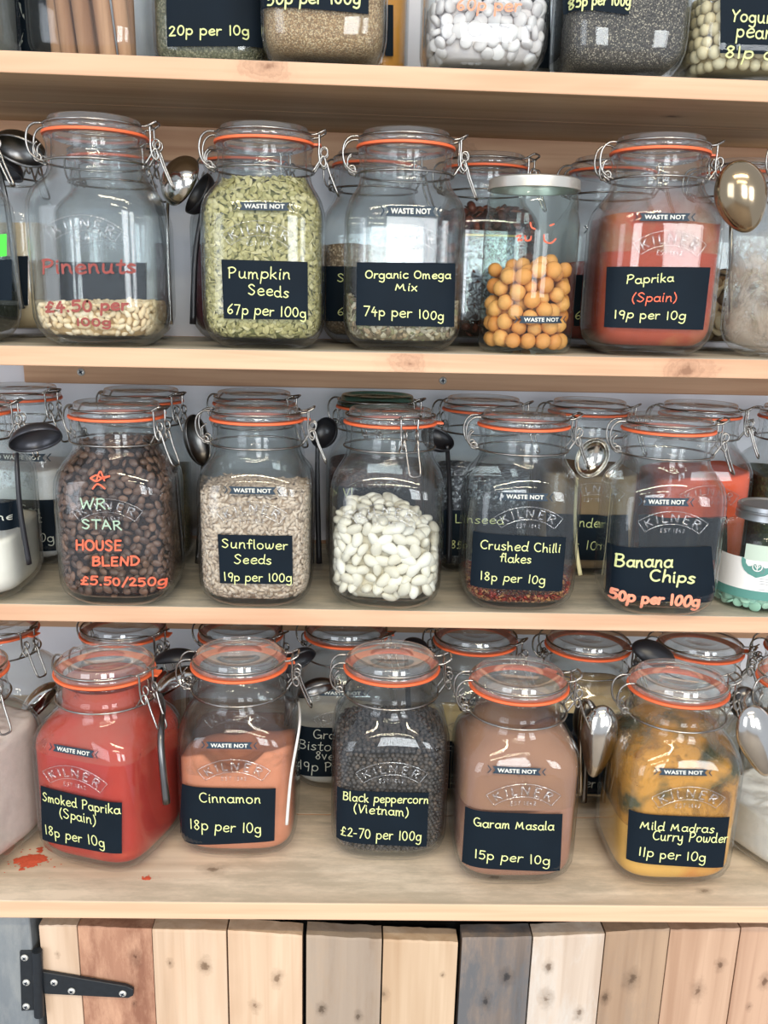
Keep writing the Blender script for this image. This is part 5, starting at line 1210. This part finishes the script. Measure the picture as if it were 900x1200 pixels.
lad('steel ladle with a thin white handle right of the cinnamon jar', (371, 810), YM4-0.01, 0.022, 0.016, 0.014, (0.92, 0, 0.35), (0.25, -0.6, -0.7), DULL_STEEL, [(350, 822, 0.915), (351, 850, 0.838), (341, 910, 0.822), (336, 966, 0.814)], hw=0.0020, hmat=plain('white_handle', rgb(222, 218, 210), 0.4))
lad('black ladle right of the peppercorn jar lid', (487, 760), YM4+0.06, 0.017, 0.014, 0.012, (0.9, 0, -0.3), (-0.1, 0.3, -0.9), BLACK_PLASTIC, [(476, 768, YM4+0.06), (478, 810, YM4+0.055), (480, 880, YM4+0.05)])
lad('shiny steel spoon hanging bowl down between garam masala and curry', (702, 862), YM4-0.085, 0.034, 0.0195, 0.013, (-0.05, 0, -1), (0.1, 0.95, 0.0), STEEL, [(694, 830, YM4-0.085), (686, 822, YM4-0.075), (680, 850, YM4-0.06), (680, 930, YM4-0.05)], tip=0.4, name='spoon')
lad('dark spoon behind the shiny steel spoon near the curry jar', (687, 846), YM4-0.05, 0.027, 0.014, 0.012, (-0.1, 0, 1), (0.2, 0.9, 0.0), DULL_STEEL, [(686, 870, YM4-0.05), (686, 900, YM4-0.045), (684, 940, YM4-0.045)], name='spoon')
lad('black ladle behind the curry powder jar lid', (765, 768), YM4+0.02, 0.027, 0.018, 0.015, (0.9, 0, -0.35), (0.0, 0.4, -0.8), BLACK_PLASTIC, [(746, 775, YM4+0.02), (742, 800, YM4+0.02), (738, 860, YM4+0.02)])
lad('shiny steel spoon hanging bowl down right of the curry jar', (886, 862), 0.776, 0.032, 0.019, 0.013, (0.35, 0, -0.93), (-0.1, 0.95, 0.0), STEEL, [(874, 832, 0.790), (872, 822, 0.83), (878, 812, 0.90)], tip=0.4, name='spoon')
lad('dark spoon behind the shiny spoon at the right end of the counter', (872, 824), YM4-0.035, 0.020, 0.015, 0.012, (-0.2, 0, 1), (0.2, 0.9, 0.0), DULL_STEEL, [(870, 842, YM4-0.035), (868, 920, YM4-0.03)], name='spoon')

# ------------------------------------------------------------------ spilt paprika on the counter
def spill(px, py, r, label, seed):
    rr = random.Random(seed); d = ray(px, py); zt = 0.0
    P = CAM+d*((ZS[4]-EYE)/d.z); z0 = shelf_z(4, P.x)
    mb = MB()
    blobs = [(0, 0, r)]+[(rr.gauss(0, r*0.7), rr.gauss(0, r*0.6), r*rr.uniform(.12, .5)) for _ in range(14)]+[(rr.gauss(0, r*1.4), rr.gauss(0, r*1.1), r*rr.uniform(.03, .10)) for _ in range(40)]
    for (x, y, q) in blobs:
        o = len(mb.v); n = 18; ph = rr.uniform(0, 6)
        mb.v.append((x, y, 0.0004+q*0.06))
        for i in range(n):
            a = 2*pi*i/n; k = q*(1+0.22*math.sin(3*a+ph)+0.14*math.sin(7*a+ph*2)); mb.v.append((x+k*math.cos(a), y+k*math.sin(a)*0.9, 0.0002+TILT[4]*(x+k*math.cos(a))))
        for i in range(n): mb.f.append((o, o+1+i, o+1+(i+1) % n)); mb.mi.append(0)
    o = link('paprika_spill', mb.mesh('paprika_spill', powder('spilt_paprika_%d' % seed, rgb(206, 92, 66), 0.15, 200)), None, label=label, category='spilt powder', kind='stuff'); o.location = (P.x, P.y, z0+0.0002)
spill(36, 1011, 0.011, 'orange red powder spilt on the counter left of the smoked paprika jar', 3)
spill(172, 1031, 0.0035, 'small orange red powder stain on the counter below smoked paprika', 8)
